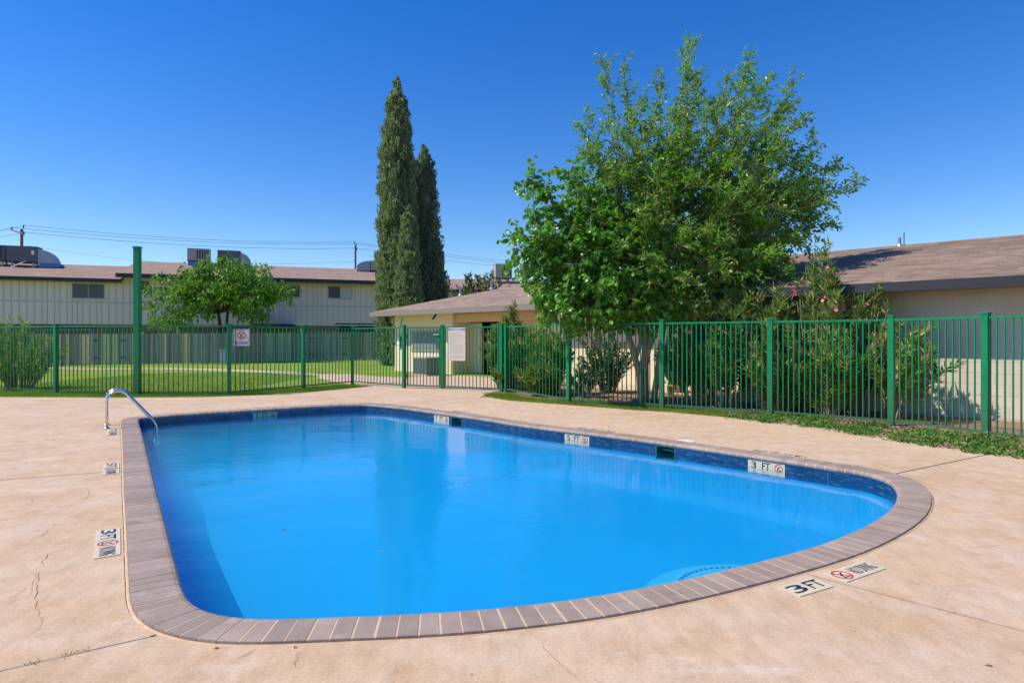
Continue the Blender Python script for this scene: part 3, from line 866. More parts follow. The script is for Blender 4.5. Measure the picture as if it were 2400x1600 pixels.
for (px, py, txt, lab) in ((258, 1270, "3", "3 FT NO DIVING tile strip nearest the camera beside the left pool edge"), (262, 1098, "5", "5 FT NO DIVING tile strip halfway along the left pool edge"), (264, 1013, "7", "worn 7 FT NO DIVING tile strip beside the handrail base")):
    deck_marker(s_near(gp(px, py)), 0.115, [('t', txt, .15), ('t', "FT", .15), ('s', "", .15), ('t', "NO DIVING", .24)], lab, GM)
for (px, py, txt, lab) in ((1828, 1062, "3", "worn 3 FT marker strip in the deck by the right pool edge below the oleanders"), (1400, 1006, "5", "worn 5 FT NO DIVING strip in the deck above the 5 FT wall tile"), (1090, 966, "7", "worn 7 FT marker strip in the deck above the right-hand 7 FT wall tile"), (625, 951, "7", "worn 7 FT NO DIVING tile strip in the deck along the far pool edge")):
    deck_marker(s_near(gp(px, py)), 0.105, [('t', txt, .15), ('t', "FT", .15), ('s', "", .15), ('t', "NO DIVING", .24)], lab, GM)
def wall_marker(px, txt, label, far):
    best = None
    for i in range(0, NC):
        q = CUR[i] + NIN[i] * WALL
        if q[1] < 5.5: continue
        if far != (q[0] < -3.3): continue
        x = 1200 + F * q[0] / q[1]
        if best is None or abs(x - px) < best[0]: best = (abs(x - px), i)
    s = best[1] * PERIM / NC
    p, t, nn = cur(s, WALL + 0.010)
    right = (-nn).cross(Vector((0, 0, 1))).normalized()
    root = thing("depth_marker", label, "depth marker", (p.x, p.y, -0.2), "depth tiles on the pool wall")
    tot = 0.46
    for x, w, kind, tx in ((-tot / 3, tot / 3, 't', txt), (0, tot / 3, 't', "FT"), (tot / 3, tot / 3, 's', '')):
        c = p + right * x + Vector((0, 0, -0.128))
        MB().obox(c, right, nn, (0, 0, 1), w - 0.002, 0.008, 0.146).build("tile", m_ceramic, root)
        f = c + nn * 0.0042
        if kind == 't': text_mesh(tx, 0.085, 0.062 if tx != "FT" else 0.10, 0.0008, m_ink, f + Vector((0, 0, .022)), right, (0, 0, 1), parent=root, bold=0.012)
        else: no_dive(f + Vector((0, 0, .02)), right, (0, 0, 1), 0.05, root, 0.0008)
wall_marker(622, "7", "7 FT tile on the far pool wall left of the middle", True)
wall_marker(1036, "7", "7 FT tile at the far end of the right pool wall", False)
wall_marker(1352, "5", "5 FT tile halfway along the right pool wall", False)
wall_marker(1797, "3", "3 FT tile at the near end of the right pool wall", False)

# ------------------------------------------------------------------ pool ladder
sL = s_near(gp(268, 1003)); pL, tL, nL = cur(sL, -0.20)
lad = thing("pool_ladder", "polished steel ladder with two arched handrails at the far left pool corner", "pool ladder", pL)
def rail_path(o):
    P = [o]
    P.append(o + Vector((0, 0, 0.30)))
    R1 = 0.155
    c = o + nL * R1 + Vector((0, 0, 0.44))
    for w in np.linspace(180, 48, 14): P.append(c + nL * R1 * math.cos(R(w)) + Vector((0, 0, R1 * math.sin(R(w)))))
    e = o + nL * 0.66 + Vector((0, 0, 0.06))
    a = P[-1].copy(); P += [a.lerp(e, q) for q in (.2, .4, .6, .8, .93)]
    P += [o + nL * 0.685 + Vector((0, 0, 0.0)), o + nL * 0.695 + Vector((0, 0, -0.07)), o + nL * 0.695 + Vector((0, 0, -0.70))]
    return P
for q in (0.0, 0.48):
    o = pL - tL * q if (pL - tL * q).y > pL.y else pL + tL * q
    MB().tube(rail_path(o), 0.0215, 14).build("rail", m_steel, lad, smooth=True)
    MB().lathe(o, [(0.055, 0.0), (0.055, 0.006), (0.03, 0.02), (0.024, 0.03)], 20).build("escutcheon", m_steel, lad, smooth=True)
o2 = pL - tL * .48 if (pL - tL * .48).y > pL.y else pL + tL * .48
for z in (-0.32, -0.6):
    MB().obox((pL + o2) / 2 + nL * 0.695 + Vector((0, 0, z)), (o2 - pL).normalized(), nL, (0, 0, 1), 0.46, 0.08, 0.025).build("tread", m_white, lad)

# ------------------------------------------------------------------ lawn, planting bed, paths
def lawn_z(x, y):
    a = min(max((-x - 7) / 20, 0), 1); b = min(max((y - 17) / 16, 0), 1)
    return -0.014 - 0.19 * (a * a * (3 - 2 * a)) * (b * b * (3 - 2 * b)) + 0.012 * math.sin(x * .7 + y * .45) * b
lw = MB(); xs = np.r_[np.arange(-70, -30, 5), np.arange(-30, 3.01, 1.0)]; ys = np.r_[np.arange(13.9, 46, 1.0), np.arange(46, 80, 6)]
for y in ys:
    for x in xs: lw.v.append(Vector((x, y, lawn_z(x, y))))
for j in range(len(ys) - 1):
    for i in range(len(xs) - 1):
        q = j * len(xs) + i; lw.f.append((q, q + 1, q + 1 + len(xs), q + len(xs)))
tag(lw.build("lawn", m_lawn, smooth=True), kind="structure")
bed = MB()
bed.poly([(p.x - .25, p.y - .3, -0.008) for p in EDGE_RIGHT[1:11]] + [Vector((9.5, 4.0, -.008)), Vector((16, 3.5, -.008)), Vector((18, 20, -.008)), Vector((-0.6, 22.5, -.008)), Vector((-0.5, 16.2, -.008))])
tag(bed.build("planting_bed", m_soil), kind="structure")
# concrete apron behind the gates and the walk to the left
ap = MB()
ap.prism([Vector(p) for p in [(-4.05, 18.28, -.05), (-0.55, 16.38, -.05), (0.6, 19.0, -.05), (1.6, 19.9, -.05), (0.2, 21.4, -.05), (-1.6, 23.4, -.05), (-2.7, 23.6, -.05), (-3.5, 22.9, -.05), (-4.4, 22.6, -.05), (-5.6, 23.6, -.05), (-6.4, 24.6, -.05), (-7.6, 24.4, -.05), (-7.2, 22.6, -.05), (-6.0, 20.6, -.05)]], 0.054)
tag(ap.build("path", m_path), kind="structure")
wk = MB(); cl = [(-6.6, 23.4), (-7.6, 24.4), (-9.5, 25.8), (-12, 27.6), (-15, 29.6), (-18, 31.0), (-22, 32.2), (-27, 33.4), (-34, 35.0)]
L = []
for i, (x, y) in enumerate(cl):
    a = Vector(cl[max(i - 1, 0)]); b = Vector(cl[min(i + 1, len(cl) - 1)]); t = (b - a).normalized(); nn = Vector((-t.y, t.x)) * 0.55
    L.append((Vector((x + nn.x, y + nn.y, lawn_z(x, y) + .012)), Vector((x - nn.x, y - nn.y, lawn_z(x, y) + .012))))
for (a, b), (c, d) in zip(L[:-1], L[1:]): wk.quad(a, b, d, c)
tag(wk.build("walkway", m_path), kind="structure")
# concrete strip at the foot of the clubhouse wall behind the tree
cw = MB(); cw.poly([(2.2, 17.9, .004), (3.3, 16.7, .004), (6.3, 13.9, .004), (7.3, 14.9, .004), (4.6, 17.9, .004), (2.2, 20.2, .004)])
tag(cw.build("walkway", m_path), kind="structure")

# ------------------------------------------------------------------ green picket fences and gates
H_POST, H_TOP, Z_LOW = 1.83, 1.775, 0.075
PW = 0.092
pm = MB(); pm.obox((0, 0, H_POST / 2), (1, 0, 0), (0, 1, 0), (0, 0, 1), PW, PW, H_POST)
post_mesh = pm.mesh("post", m_fence)
cm = MB(); h = PW / 2 + 0.009
cm.obox((0, 0, 0.008), (1, 0, 0), (0, 1, 0), (0, 0, 1), 2 * h, 2 * h, 0.016)
n = len(cm.v); cm.v += [Vector((-h, -h, .0162)), Vector((h, -h, .0162)), Vector((h, h, .0162)), Vector((-h, h, .0162)), Vector((0, 0, .034))]
cm.f += [(n, n + 1, n + 4), (n + 1, n + 2, n + 4), (n + 2, n + 3, n + 4), (n + 3, n, n + 4)]
cap_mesh = cm.mesh("cap", m_fence)
pk = MB().obox((0, 0, (H_TOP - 0.035 + Z_LOW) / 2), (1, 0, 0), (0, 1, 0), (0, 0, 1), 0.019, 0.019, H_TOP - 0.035 - Z_LOW)
picket_mesh = pk.mesh("picket", m_fence)
def put_post(root, p, ang, h=None):
    o = link("post", post_mesh, root, (p.x, p.y, -0.02), ang)
    if h: o.scale = (1.55, 1.55, h / H_POST)
    c = link("cap", cap_mesh, None, (0, 0, 0), 0)
    c.parent = o
    c.location = (0, 0, H_POST)
    return o
def panel(root, a, b, count=None, frame=False):
    d = (b - a); Ln = d.length; u = d.normalized(); nn = Vector((-u.y, u.x, 0)); ang = math.atan2(u.y, u.x)
    m0, m1 = (PW / 2, PW / 2) if not frame else (0.012, 0.012)
    mid = (a + b) / 2; w = Ln - m0 - m1 - 0.002
    MB().obox(mid + Vector((0, 0, H_TOP - 0.018)), u, nn, (0, 0, 1), w, 0.038, 0.036).build("top_rail", m_fence, root)
    MB().obox(mid + Vector((0, 0, Z_LOW)), u, nn, (0, 0, 1), w, 0.030, 0.034).build("bottom_rail", m_fence, root)
    k = (count or 17) + 1
    for i in range(1, k):
        p = a + u * (m0 + w * i / k)
        link("picket", picket_mesh, root, (p.x + random.uniform(-.002, .002), p.y, 0), ang)
    if frame:
        for e in (a + u * 0.03, b - u * 0.03):
            MB().obox(e + Vector((0, 0, (H_TOP - .037 + Z_LOW + .018) / 2)), u, nn, (0, 0, 1), 0.036, 0.034, H_TOP - .037 - Z_LOW - .018).build("stile", m_fence, root)
PL = [Vector((-14.6, 17.1, 0)), gp(131, 921.5), gp(322, 926), gp(537, 926), gp(711, 910), gp(826, 899), gp(947, 909)]
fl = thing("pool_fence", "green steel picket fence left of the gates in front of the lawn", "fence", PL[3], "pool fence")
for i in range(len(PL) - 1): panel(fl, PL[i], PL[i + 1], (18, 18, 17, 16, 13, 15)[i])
for i, p in enumerate(PL):
    if i == 2: continue
    t = PL[min(i + 1, len(PL) - 1)] - PL[max(i - 1, 0)]; put_post(fl, p, math.atan2(t.y, t.x))
tp = thing("tall_post", "tall square green post rising above the fence left of the pool", "post", PL[2])
hh = dp(322, 580, PL[2].y).z
MB().obox(PL[2] + Vector((0, 0, hh / 2 - 0.02)), (1, 0, 0), (0, 1, 0), (0, 0, 1), 0.135, 0.135, hh).build("shaft", m_fence, tp)
MB().obox(PL[2] + Vector((0, 0, hh + 0.002)), (1, 0, 0), (0, 1, 0), (0, 0, 1), 0.16, 0.16, 0.04).build("cap", m_fence, tp)
PR = [gp(1187, 918), gp(1333, 943), gp(1551, 957), gp(1805, 973), gp(2089, 995), gp(2311, 1024), Vector((7.55, 7.45, 0)), Vector((7.9, 5.1, 0)), Vector((8.2, 2.7, 0))]
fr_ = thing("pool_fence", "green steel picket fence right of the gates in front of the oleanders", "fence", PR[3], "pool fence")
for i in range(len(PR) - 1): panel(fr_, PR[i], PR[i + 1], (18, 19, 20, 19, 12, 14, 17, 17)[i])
for i, p in enumerate(PR):
    t = PR[min(i + 1, len(PR) - 1)] - PR[max(i - 1, 0)]; put_post(fr_, p, math.atan2(t.y, t.x))
G0, G1, G2 = PL[-1], gp(1037, 911), gp(1172, 917)
gpost = thing("gate_post", "green square post between the two pool gates", "post", G1)
put_post(gpost, G1, math.atan2(-.3, 1.1))
u01 = (G1 - G0).normalized(); g1 = thing("pool_gate", "narrow green picket gate with hinges and latch, without a sign", "gate", G0 + u01 * .08, "pool gates")
panel(g1, G0 + u01 * 0.085, G1 - u01 * 0.06, 9, frame=True)
n01 = Vector((-u01.y, u01.x, 0))
for z in (0.35, 1.5): MB().obox(G0 + u01 * 0.075 + Vector((0, 0, z)), u01, n01, (0, 0, 1), 0.07, 0.055, 0.11).build("hinge", m_fence, g1)
lb = G1 - u01 * 0.13 - n01 * 0.03
MB().obox(lb + Vector((0, 0, 1.40)), u01, n01, (0, 0, 1), 0.14, 0.035, 0.28).build("latch_box", m_fence, g1)
MB().obox(lb + Vector((-.04, -.02, 1.555)), u01, n01, (0, 0, 1), 0.16, 0.02, 0.025).build("latch_lever", m_steel, g1)
u12 = (G2 - G1).normalized(); g2 = thing("pool_gate", "green picket gate carrying the pool rules sign", "gate", G1 + u12 * .06, "pool gates")
panel(g2, G1 + u12 * 0.062, G2 - u12 * 0.03, 14, frame=True)
n12 = Vector((-u12.y, u12.x, 0))
o = link("post", post_mesh, g2, (G2.x + u12.x * .04, G2.y + u12.y * .04, 0), math.atan2(u12.y, u12.x)); c = link("cap", cap_mesh); c.parent = o; c.location = (0, 0, H_POST)
MB().obox(G2 + Vector((0.13, -.06, 1.60)), u12, n12, (0, 0, 1), 0.17, 0.02, 0.30).build("latch_guard", m_fence, g2)

# ------------------------------------------------------------------ signs
def rounded(o, right, up, w, h, r, n=5):
    o = Vector(o); pts = []
    for cx, cy, a0 in ((w / 2 - r, h / 2 - r, 0), (-w / 2 + r, h / 2 - r, 90), (-w / 2 + r, -h / 2 + r, 180), (w / 2 - r, -h / 2 + r, 270)):
        for k in range(n + 1):
            a = R(a0 + 90 * k / n); pts.append(o + right * (cx + r * math.cos(a)) + up * (cy + r * math.sin(a)))
    return pts
UP = Vector((0, 0, 1))
u = (PL[4] - PL[3]).normalized(); nf = Vector((u.y, -u.x, 0))
u = Vector((1, 0.02, 0)).normalized(); nf = Vector((u.y, -u.x, 0))
tS = (569 - 537) / (711 - 537) * 0.92
cS = PL[3].lerp(PL[4], tS) + Vector((0, 0, dp(569, 791, PL[3].lerp(PL[4], tS).y).z)) + nf * 0.10
sg = thing("no_diving_sign", "white NO DIVING sign with purple border hung on the left fence", "sign", cS)
W = 0.435
MB().prism(rounded(cS, u, UP, W, W * 1.02, 0.03), 0.004, nf).build("panel", m_signwhite, sg)
q = cS + nf * 0.0042
mb = MB(); A = rounded(q, u, UP, W * .955, W * .975, 0.027); B = rounded(q, u, UP, W * .90, W * .92, 0.02)
for k in range(len(A)): mb.prism([A[k], A[(k + 1) % len(A)], B[(k + 1) % len(B)], B[k]], 0.001, nf)
mb.build("border", m_purple, sg)
no_dive(cS + nf * 0.0042 + UP * 0.062, u, UP, 0.108, sg)
text_mesh("NO DIVING", 0.088, 0.35, 0.001, m_inkblue, cS + nf * 0.0042 - UP * 0.128, u, UP, parent=sg, bold=0.022)
# pool rules board
mid = dp(1074, 806, 1); tt = (1074 - 1037) / (1172 - 1037)
base = G1.lerp(G2, tt * 0.98); nfr = Vector((u12.y, -u12.x, 0))
cR = Vector((base.x, base.y, dp(1074, 806.5, base.y).z)) + nfr * 0.028
Wr, Hr = 0.565, 0.93
rs = thing("pool_rules_sign", "white POOL RULES board with blue heading hung on the gate", "sign", cR)
MB().prism(rounded(cR, u12, UP, Wr, Hr, 0.008, 2), 0.004, nfr).build("panel", m_signold, rs)
fq = cR + nfr * 0.0043
mb = MB()
for sx in (-1, 1): mb.obox(fq + u12 * sx * 0.213 + UP * 0.415, u12, nfr, UP, 0.115, 0.001, 0.034)
mb.build("heading_bar", m_inkbright, rs)
text_mesh("POOL RULES", 0.040, 0.285, 0.0008, m_inkbright, fq + UP * 0.415, u12, UP, parent=rs, bold=0.02)
mb = MB(); y = 0.335; random.seed(3)
for row in range(22):
    x = -0.225; wmax = random.choice((0.21, 0.20, 0.19, 0.04, -.02)) if row % 2 else 0.20
    if row in (18,): y -= 0.034; continue
    while x < wmax:
        w = random.uniform(.018, .055)
        mb.obox(fq + u12 * (x + w / 2) + UP * y, u12, nfr, UP, w, 0.0008, 0.0105); x += w + 0.010
    y -= 0.0345
tag(mb.build("small_print", m_inkgrey, rs), kind="stuff")
mb = MB()
for sx in (-1, 1):
    for z in (0.43, 0.02, -0.43): mb.obox(fq + u12 * sx * 0.268 + UP * z, u12, nfr, UP, 0.016, 0.004, 0.016)
tag(mb.build("rivet", m_dmetal, rs), kind="stuff")

# ------------------------------------------------------------------ two-storey apartment house behind the lawn
hu = Vector((0.945, 0.326, 0)).normalized(); hm = Vector((-hu.y, hu.x, 0))
apt = thing("apartment_house", "two-storey taupe board and batten apartment house with brown shingle roof behind the wooden fence", "house", (-22, 45, -0.2))
def roof_slab(name, e0, e1, z0, run, pitch, th, mat, parent, back=True):
    """gable roof along eave e0->e1 (points at eave line), rising away by hm"""
    u = (e1 - e0).normalized(); m = Vector((-u.y, u.x, 0)); Ln = (e1 - e0).length
    mb = MB(); p = [Vector((e0.x, e0.y, z0)), Vector((e1.x, e1.y, z0))]
    r = [p[0] + m * run + UP * run * pitch, p[1] + m * run + UP * run * pitch]
    b = [p[0] + m * 2 * run, p[1] + m * 2 * run]
    me = bpy.data.meshes.new(name)
    off = woff(parent)
    V = [p[0], p[1], r[1], r[0], b[1], b[0]] + [v - UP * th for v in (p[0], p[1], r[1], r[0], b[1], b[0])]
    Fc = [(0, 1, 2, 3), (3, 2, 4, 5), (7, 6, 9, 8), (8, 9, 11, 10), (0, 6, 7, 1), (5, 4, 10, 11), (0, 3, 9, 6), (3, 5, 11, 9), (1, 7, 8, 2), (2, 8, 10, 4)]
    me.from_pydata([v - off for v in V], [], Fc)
    uvl = me.uv_layers.new(name="UVMap")
    for poly in me.polygons:
        for li in poly.loop_indices:
            v = V[me.loops[li].vertex_index]; d = v - p[0]
            uvl.data[li].uv = (d.dot(u), d.dot(m) * math.sqrt(1 + pitch ** 2))
    me.materials.append(mat)
    return link(name, me, parent, off)
EL = Vector((-27.4, 42.86, 0)); ER = Vector((-27.55, 42.42, 0))
zL, zR = 5.60, 5.98
e0L = EL - hu * 12; e1R = ER + hu * 23.5
roof_slab("roof", e0L, EL, zL, 6.0, 0.25, 0.04, m_roof_far, apt)
roof_slab("roof", ER, e1R, zR, 6.2, 0.25, 0.04, m_roof_far, apt)
def strip(name, a, b, z0, z1, th, mat, parent):
    u = (b - a).normalized(); m = Vector((-u.y, u.x, 0))
    return MB().obox((a + b) / 2 + UP * (z0 + z1) / 2, u, m, UP, (b - a).length, th, z1 - z0).build(name, mat, parent)
strip("fascia", e0L - hm * 0.02, EL - hm * 0.02, zL - 0.27, zL - 0.008, 0.04, m_fascia, apt)
strip("fascia", ER - hm * 0.02, e1R - hm * 0.02, zR - 0.30, zR - 0.008, 0.04, m_fascia, apt)
# verge of the higher block
MB().obox(ER + hm * 3.1 + UP * (zR + 3.1 * .25 - .14), (hm + UP * .25).normalized(), hu, (UP - hm * .25).normalized(), 6.4, 0.04, 0.24).build("verge_board", m_fascia, apt)
OH = 0.55
wl0, wl1 = e0L + hm * OH, EL + hm * OH
wr0, wr1 = EL + hm * OH, e1R + hm * (OH + .44) - hu * 0.3
wr1 = wl1 + hu * 23.2
ZB, ZM = 2.42, 3.95
def wall_box(name, a, b, z0, z1, mat, parent, th=0.2):
    u = (b - a).normalized(); m = Vector((-u.y, u.x, 0))
    return MB().obox((a + b) / 2 + m * th / 2 + UP * (z0 + z1) / 2, u, m, UP, (b - a).length, th, z1 - z0).build(name, mat, parent)
wall_box("upper_wall", wl0, wl1, ZB, zL - 0.05, m_siding, apt)
wall_box("upper_wall", wr0 + hu * .003, wr1, ZB, zR - 0.05, m_siding, apt)
wall_box("lower_wall", wl0 + hm * .06, wr1 + hm * .06, -0.4, ZB - 0.002, m_brick, apt)
wall_box("end_wall", wr1 + hm * .1, wr1 + hm * 10.5, -0.4, zR - 0.05, m_siding, apt, th=0.2)
def wline(px):          # position along the wall seen at photograph column px
    k = (px - 1200) / F; o = wl1 - hm * 0.0
    return (k * o.y - o.x) / (hu.x - k * hu.y)
# battens and the band between the tiers
bw0, bw1 = wline(-60), wline(905)
s = bw0; bats = []
while s < bw1:
    bats.append(s); s += 0.43 if random.random() < .7 else 0.30
WINS = [(168, 246, 664, 700, 'dark'), (648, 704, 667, 697, 'blue'), (768, 826, 670.5, 700, 'pale'), (330, 352, 657, 690, 'blue')]
wr = []
for (a, b, y0, y1, kd) in WINS:
    sa, sb = wline(a), wline(b); c = wl1 + hu * (sa + sb) / 2; d = c.y
    wr.append((sa, sb, dp(a, y1, d).z, dp(a, y0, d).z, kd))
for s in bats:
    zt = (zL if s < 0 else zR) - 0.26
    segs = [(ZB + .01, ZM - .052), (ZM + .052, zt)]
    for sa, sb, z0, z1, kd in wr:
        if sa - .12 < s < sb + .12: segs = [(ZB + .01, ZM - .052)] + ([(ZM + .052, z0 - .1)] if z0 - .1 > ZM + .1 else []) + ([(z1 + .1, zt)] if z1 + .1 < zt else [])
    for z0, z1 in segs:
        MB().obox(wl1 + hu * s - hm * 0.018 + UP * (z0 + z1) / 2, hu, hm, UP, 0.045, 0.034, z1 - z0).build("batten", m_batten, apt)
strip("band", wl1 + hu * bw0 - hm * .02, wl1 + hu * bw1 - hm * .02, ZM - .05, ZM + .05, 0.045, m_batten, apt)
def window(parent, c, u, m, w, h, kd):
    """sliding window centred at c in a wall with outward direction -m"""
    fr = MB(); t = 0.055
    for sx in (-1, 1): fr.obox(c + u * sx * (w / 2 - t / 2) - m * .02, u, m, UP, t, 0.05, h)
    for sz in (-1, 1): fr.obox(c + UP * sz * (h / 2 - t / 2) - m * .02, u, m, UP, w - 2 * t - .002, 0.05, t)
    fr.obox(c - m * .018, u, m, UP, t * .8, 0.046, h - 2 * t - .002)
    f = fr.build("window", m_frame if kd != 'door' else m_bluetrim, parent)
    for sx in (-1, 1):
        MB().obox(c + u * sx * (w / 4 - t * .3) - m * 0.004, u, m, UP, w / 2 - t * 1.5, 0.006, h - 2 * t - .004).build("pane", m_glass if not (kd == 'pale' and sx > 0) else m_paleblind, f)
    if kd == 'dark':
        bl = MB(); k = int(h / 0.075)
        for i in range(1, k):
            for sx in (-1, 1): bl.obox(c + u * sx * (w / 4 - t * .3) + UP * (-h / 2 + t + (h - 2 * t) * i / k) - m * 0.010, u, m, UP, w / 2 - t * 1.8, 0.004, 0.040)
        tag(bl.build("blind", m_blind, f), kind="stuff")
    MB().obox(c - UP * (h / 2 + .03) - m * .03, u, m, UP, w + .08, 0.07, 0.05).build("sill", m_frame, f)
    return f
for sa, sb, z0, z1, kd in wr: window(apt, wl1 + hu * (sa + sb) / 2 + UP * (z0 + z1) / 2, hu, hm, sb - sa, z1 - z0, kd)
wlow = wl1 + hm * .06
for (a, b, y0, y1) in ((104, 216, 771, 800), (790, 880, 762, 800)):
    sa, sb = wline(a), wline(b); c = wlow + hu * (sa + sb) / 2; d = c.y; z1 = dp(a, y0, d).z; z0 = z1 - 1.2
    window(apt, c + UP * (z0 + z1) / 2, hu, hm, sb - sa, z1 - z0, 'door')
    MB().obox(c + UP * (z1 + .10) - hm * .03, hu, hm, UP, sb - sa + .3, .08, .12).build("lintel", m_fascia, apt)
# patio awning behind the wooden fence
sa = wline(598); sb = wline(705); aw = wlow + hu * sa; za = 2.55
A = thing("patio_awning", "brown sloping patio awning against the apartment house above the wooden fence", "awning", aw + UP * 2)
p = [aw + UP * za, wlow + hu * (sb - .6) + UP * za, wlow + hu * sb - hm * 1.6 + UP * 2.28, aw - hm * 1.6 - hu * .3 + UP * 2.28]
MB().prism([v for v in p], -0.05).build("canopy", m_awning, A)
MB().obox((p[2] + p[3]) / 2 - hm * .03 - UP * .03, hu, hm, UP, (p[2] - p[3]).length, .04, .10).build("edge_trim", m_beam, A)
for v in (p[2], p[3]): MB().obox(Vector((v.x, v.y, 1.1)) + hm * .1, hu, hm, UP, .09, .09, 2.2).build("leg", m_batten, A)

# rooftop units
def unit_frame(px, y_base, d):
    return dp(px, y_base, d)
def hvac_box(root, c, w, dpt, h, mat, louvre=None, name="cabinet"):
    """cabinet with panels, top pan and louvres on the camera side; c = bottom centre"""
    b = MB().obox(c + UP * h / 2, hu, hm, UP, w, dpt, h).build(name, mat, root)
    MB().obox(c + UP * (h + .02), hu, hm, UP, w + .06, dpt + .06, .04).build("top_pan", mat, root)
    MB().obox(c + UP * (-.04), hu, hm, UP, w + .02, dpt + .02, .08).build("base_rail", m_dmetal, root)
    if louvre:
        x0, x1, k = louvre
        for i in range(k):
            x = -w / 2 + w * (x0 + (x1 - x0) * (i + .5) / k)
            MB().obox(c + hu * x - hm * (dpt / 2 + .012) + UP * h * .52, hu, hm, UP, w * (x1 - x0) / k * .5, .022, h * .8).build("louvre", m_dmetal, b)
    return b
def elbow(root, c, r_out, w, mat):
    """quarter-round duct dropping to the roof: c = lower left corner at the cabinet, turned along hu"""
    mb = MB(); n = 12; pts = []
    for k in range(n + 1):
        a = R(90 - 90 * k / n); pts.append(c + hu * (r_out * math.cos(a)) + UP * (r_out * math.sin(a)))
    pts += [c + hu * r_out - UP * .35, c + hu * r_out * .25 - UP * .35, c + UP * 0.15]
    mb.prism([p - hm * w / 2 for p in pts], w, hm)
    return mb.build("duct_elbow", mat, root)
HV = "rooftop air conditioners"
def rooft(px, py, d): return dp(px, py, d)
def rz(p):
    """height of the apartment roof above a point"""
    left = (p - EL).dot(hu) < 0
    e = EL if left else ER; q = (p - e).dot(hm); run = 6.0 if left else 6.2
    return (zL if left else zR) + 0.25 * (q if q < run else 2 * run - q)
def on_roof(px, q, left):
    k = (px - 1200) / F; e = (EL if left else ER) + hm * q; s = (k * e.y - e.x) / (hu.x - k * hu.y); p = e + hu * s
    return Vector((p.x, p.y, rz(p)))
def unit_at(px0, px1, y0, y1, q, left, mat, label, louvre=None, duct=None, stand=True):
    p = on_roof((px0 + px1) / 2, q, left); d = p.y
    c = Vector((p.x, p.y, dp(px0, y1, d).z)); w = (px1 - px0) / F * d; h = (y1 - y0) / F * d
    root = thing("rooftop_unit", label, "air conditioner", (p.x, p.y, p.z), HV)
    hvac_box(root, c, w, 0.95, h, mat, louvre)
    if stand:
        for sx in (-1, 1):
            for sy in (-1, 1):
                zz = rz(p + hm * sy * .35) - .05
                MB().obox(Vector((p.x, p.y, 0)) + hu * sx * w * .36 + hm * sy * .35 + UP * (zz + c.z - .08) / 2, hu, hm, UP, .12, .12, max(c.z - .08 - zz, .05)).build("stand_leg", m_duct, root)
    if duct:
        r = duct / F * d
        elbow(root, c + hu * (w / 2 + .004) + UP * (h - r - .12), r, 0.8, m_duct)
        e = c + hu * (w / 2 + r * .62); zz = rz(e)
        MB().obox(Vector((e.x, e.y, zz + .06)), hu, hm, UP, r * .95, 1.0, .34).build("flashing", m_tarp, root)
    return root, c, w, h
unit_at(-32, 13, 577, 610, 4.6, True, m_hvac_dark, "dark roof condenser at the far left edge of the apartment roof", (.1, .9, 7))
r_, c_, w_, h_ = unit_at(29, 87, 580, 614, 4.4, True, m_hvac_dark, "dark grey rooftop unit with curved duct near the left end of the roof", None, duct=40)
MB().obox(c_ - hm * .48 + hu * -.2 + UP * h_ * .86, hu, hm, UP, .22, .01, .05).build("badge", m_inkred, r_)
MB().obox(c_ - hm * .48 + hu * .65 + UP * h_ * .62, hu, hm, UP, .18, .01, .30).build("rating_plate", m_white, r_)
mb = MB(); b0 = on_roof(25, 3.0, True); b1 = on_roof(70, 4.2, True); mb.tube([b0 + UP * .1, b1 + UP * .55], .035, 6)
mb.build("condensate_pipe", m_white, r_)
r_, c_, w_, h_ = unit_at(444, 490, 585.5, 612, 5.2, False, m_hvac_light, "beige rooftop unit with dark vertical louvres above the leafy tree", (.40, .98, 5))
e = Vector((c_.x, c_.y, rz(c_))); MB().obox(e - hu * .35 + UP * .12, hu, hm, UP, .75, .9, .5).build("flashing", m_tarp, r_)
unit_at(514, 562, 590, 616, 5.0, False, m_hvac_dark, "dark rooftop unit with curved duct behind the treetop", None, duct=22)
def hooded(px0, px1, y0, y1, q, label):
    p = on_roof((px0 + px1) / 2, q, False); d = p.y; w = (px1 - px0) / F * d; h = (y1 - y0) / F * d; zb = dp(px0, y1, d).z
    root = thing("rooftop_unit", label, "air conditioner", p, HV); c = Vector((p.x, p.y, zb))
    mb = MB(); n = 10; pts = [c - hu * w * .5 - UP * .1, c + hu * w * .02 - UP * .1, c + hu * w * .02 + UP * h]
    for k in range(n + 1):
        a = R(90 + 90 * k / n); pts.append(c + hu * (w * .02 + w * .52 * math.cos(a)) + UP * (h * .25 + h * .75 * math.sin(a)))
    mb.prism([v - hm * .5 for v in pts], 1.0, hm).build("hood", m_duct, root)
    hvac_box(root, c + hu * w * .28, w * .46, 0.95, h, m_hvac_light)
    for sx in (-.3, .3): MB().obox(Vector((p.x, p.y, (zb + rz(p)) / 2)) + hu * sx * w, hu, hm, UP, .2, .5, max(zb - rz(p), .1) + .1).build("stand_leg", m_dmetal, root)
hooded(836, 893, 613, 634, 5.2, "galvanised hooded unit on the roof left of the tall cypress")

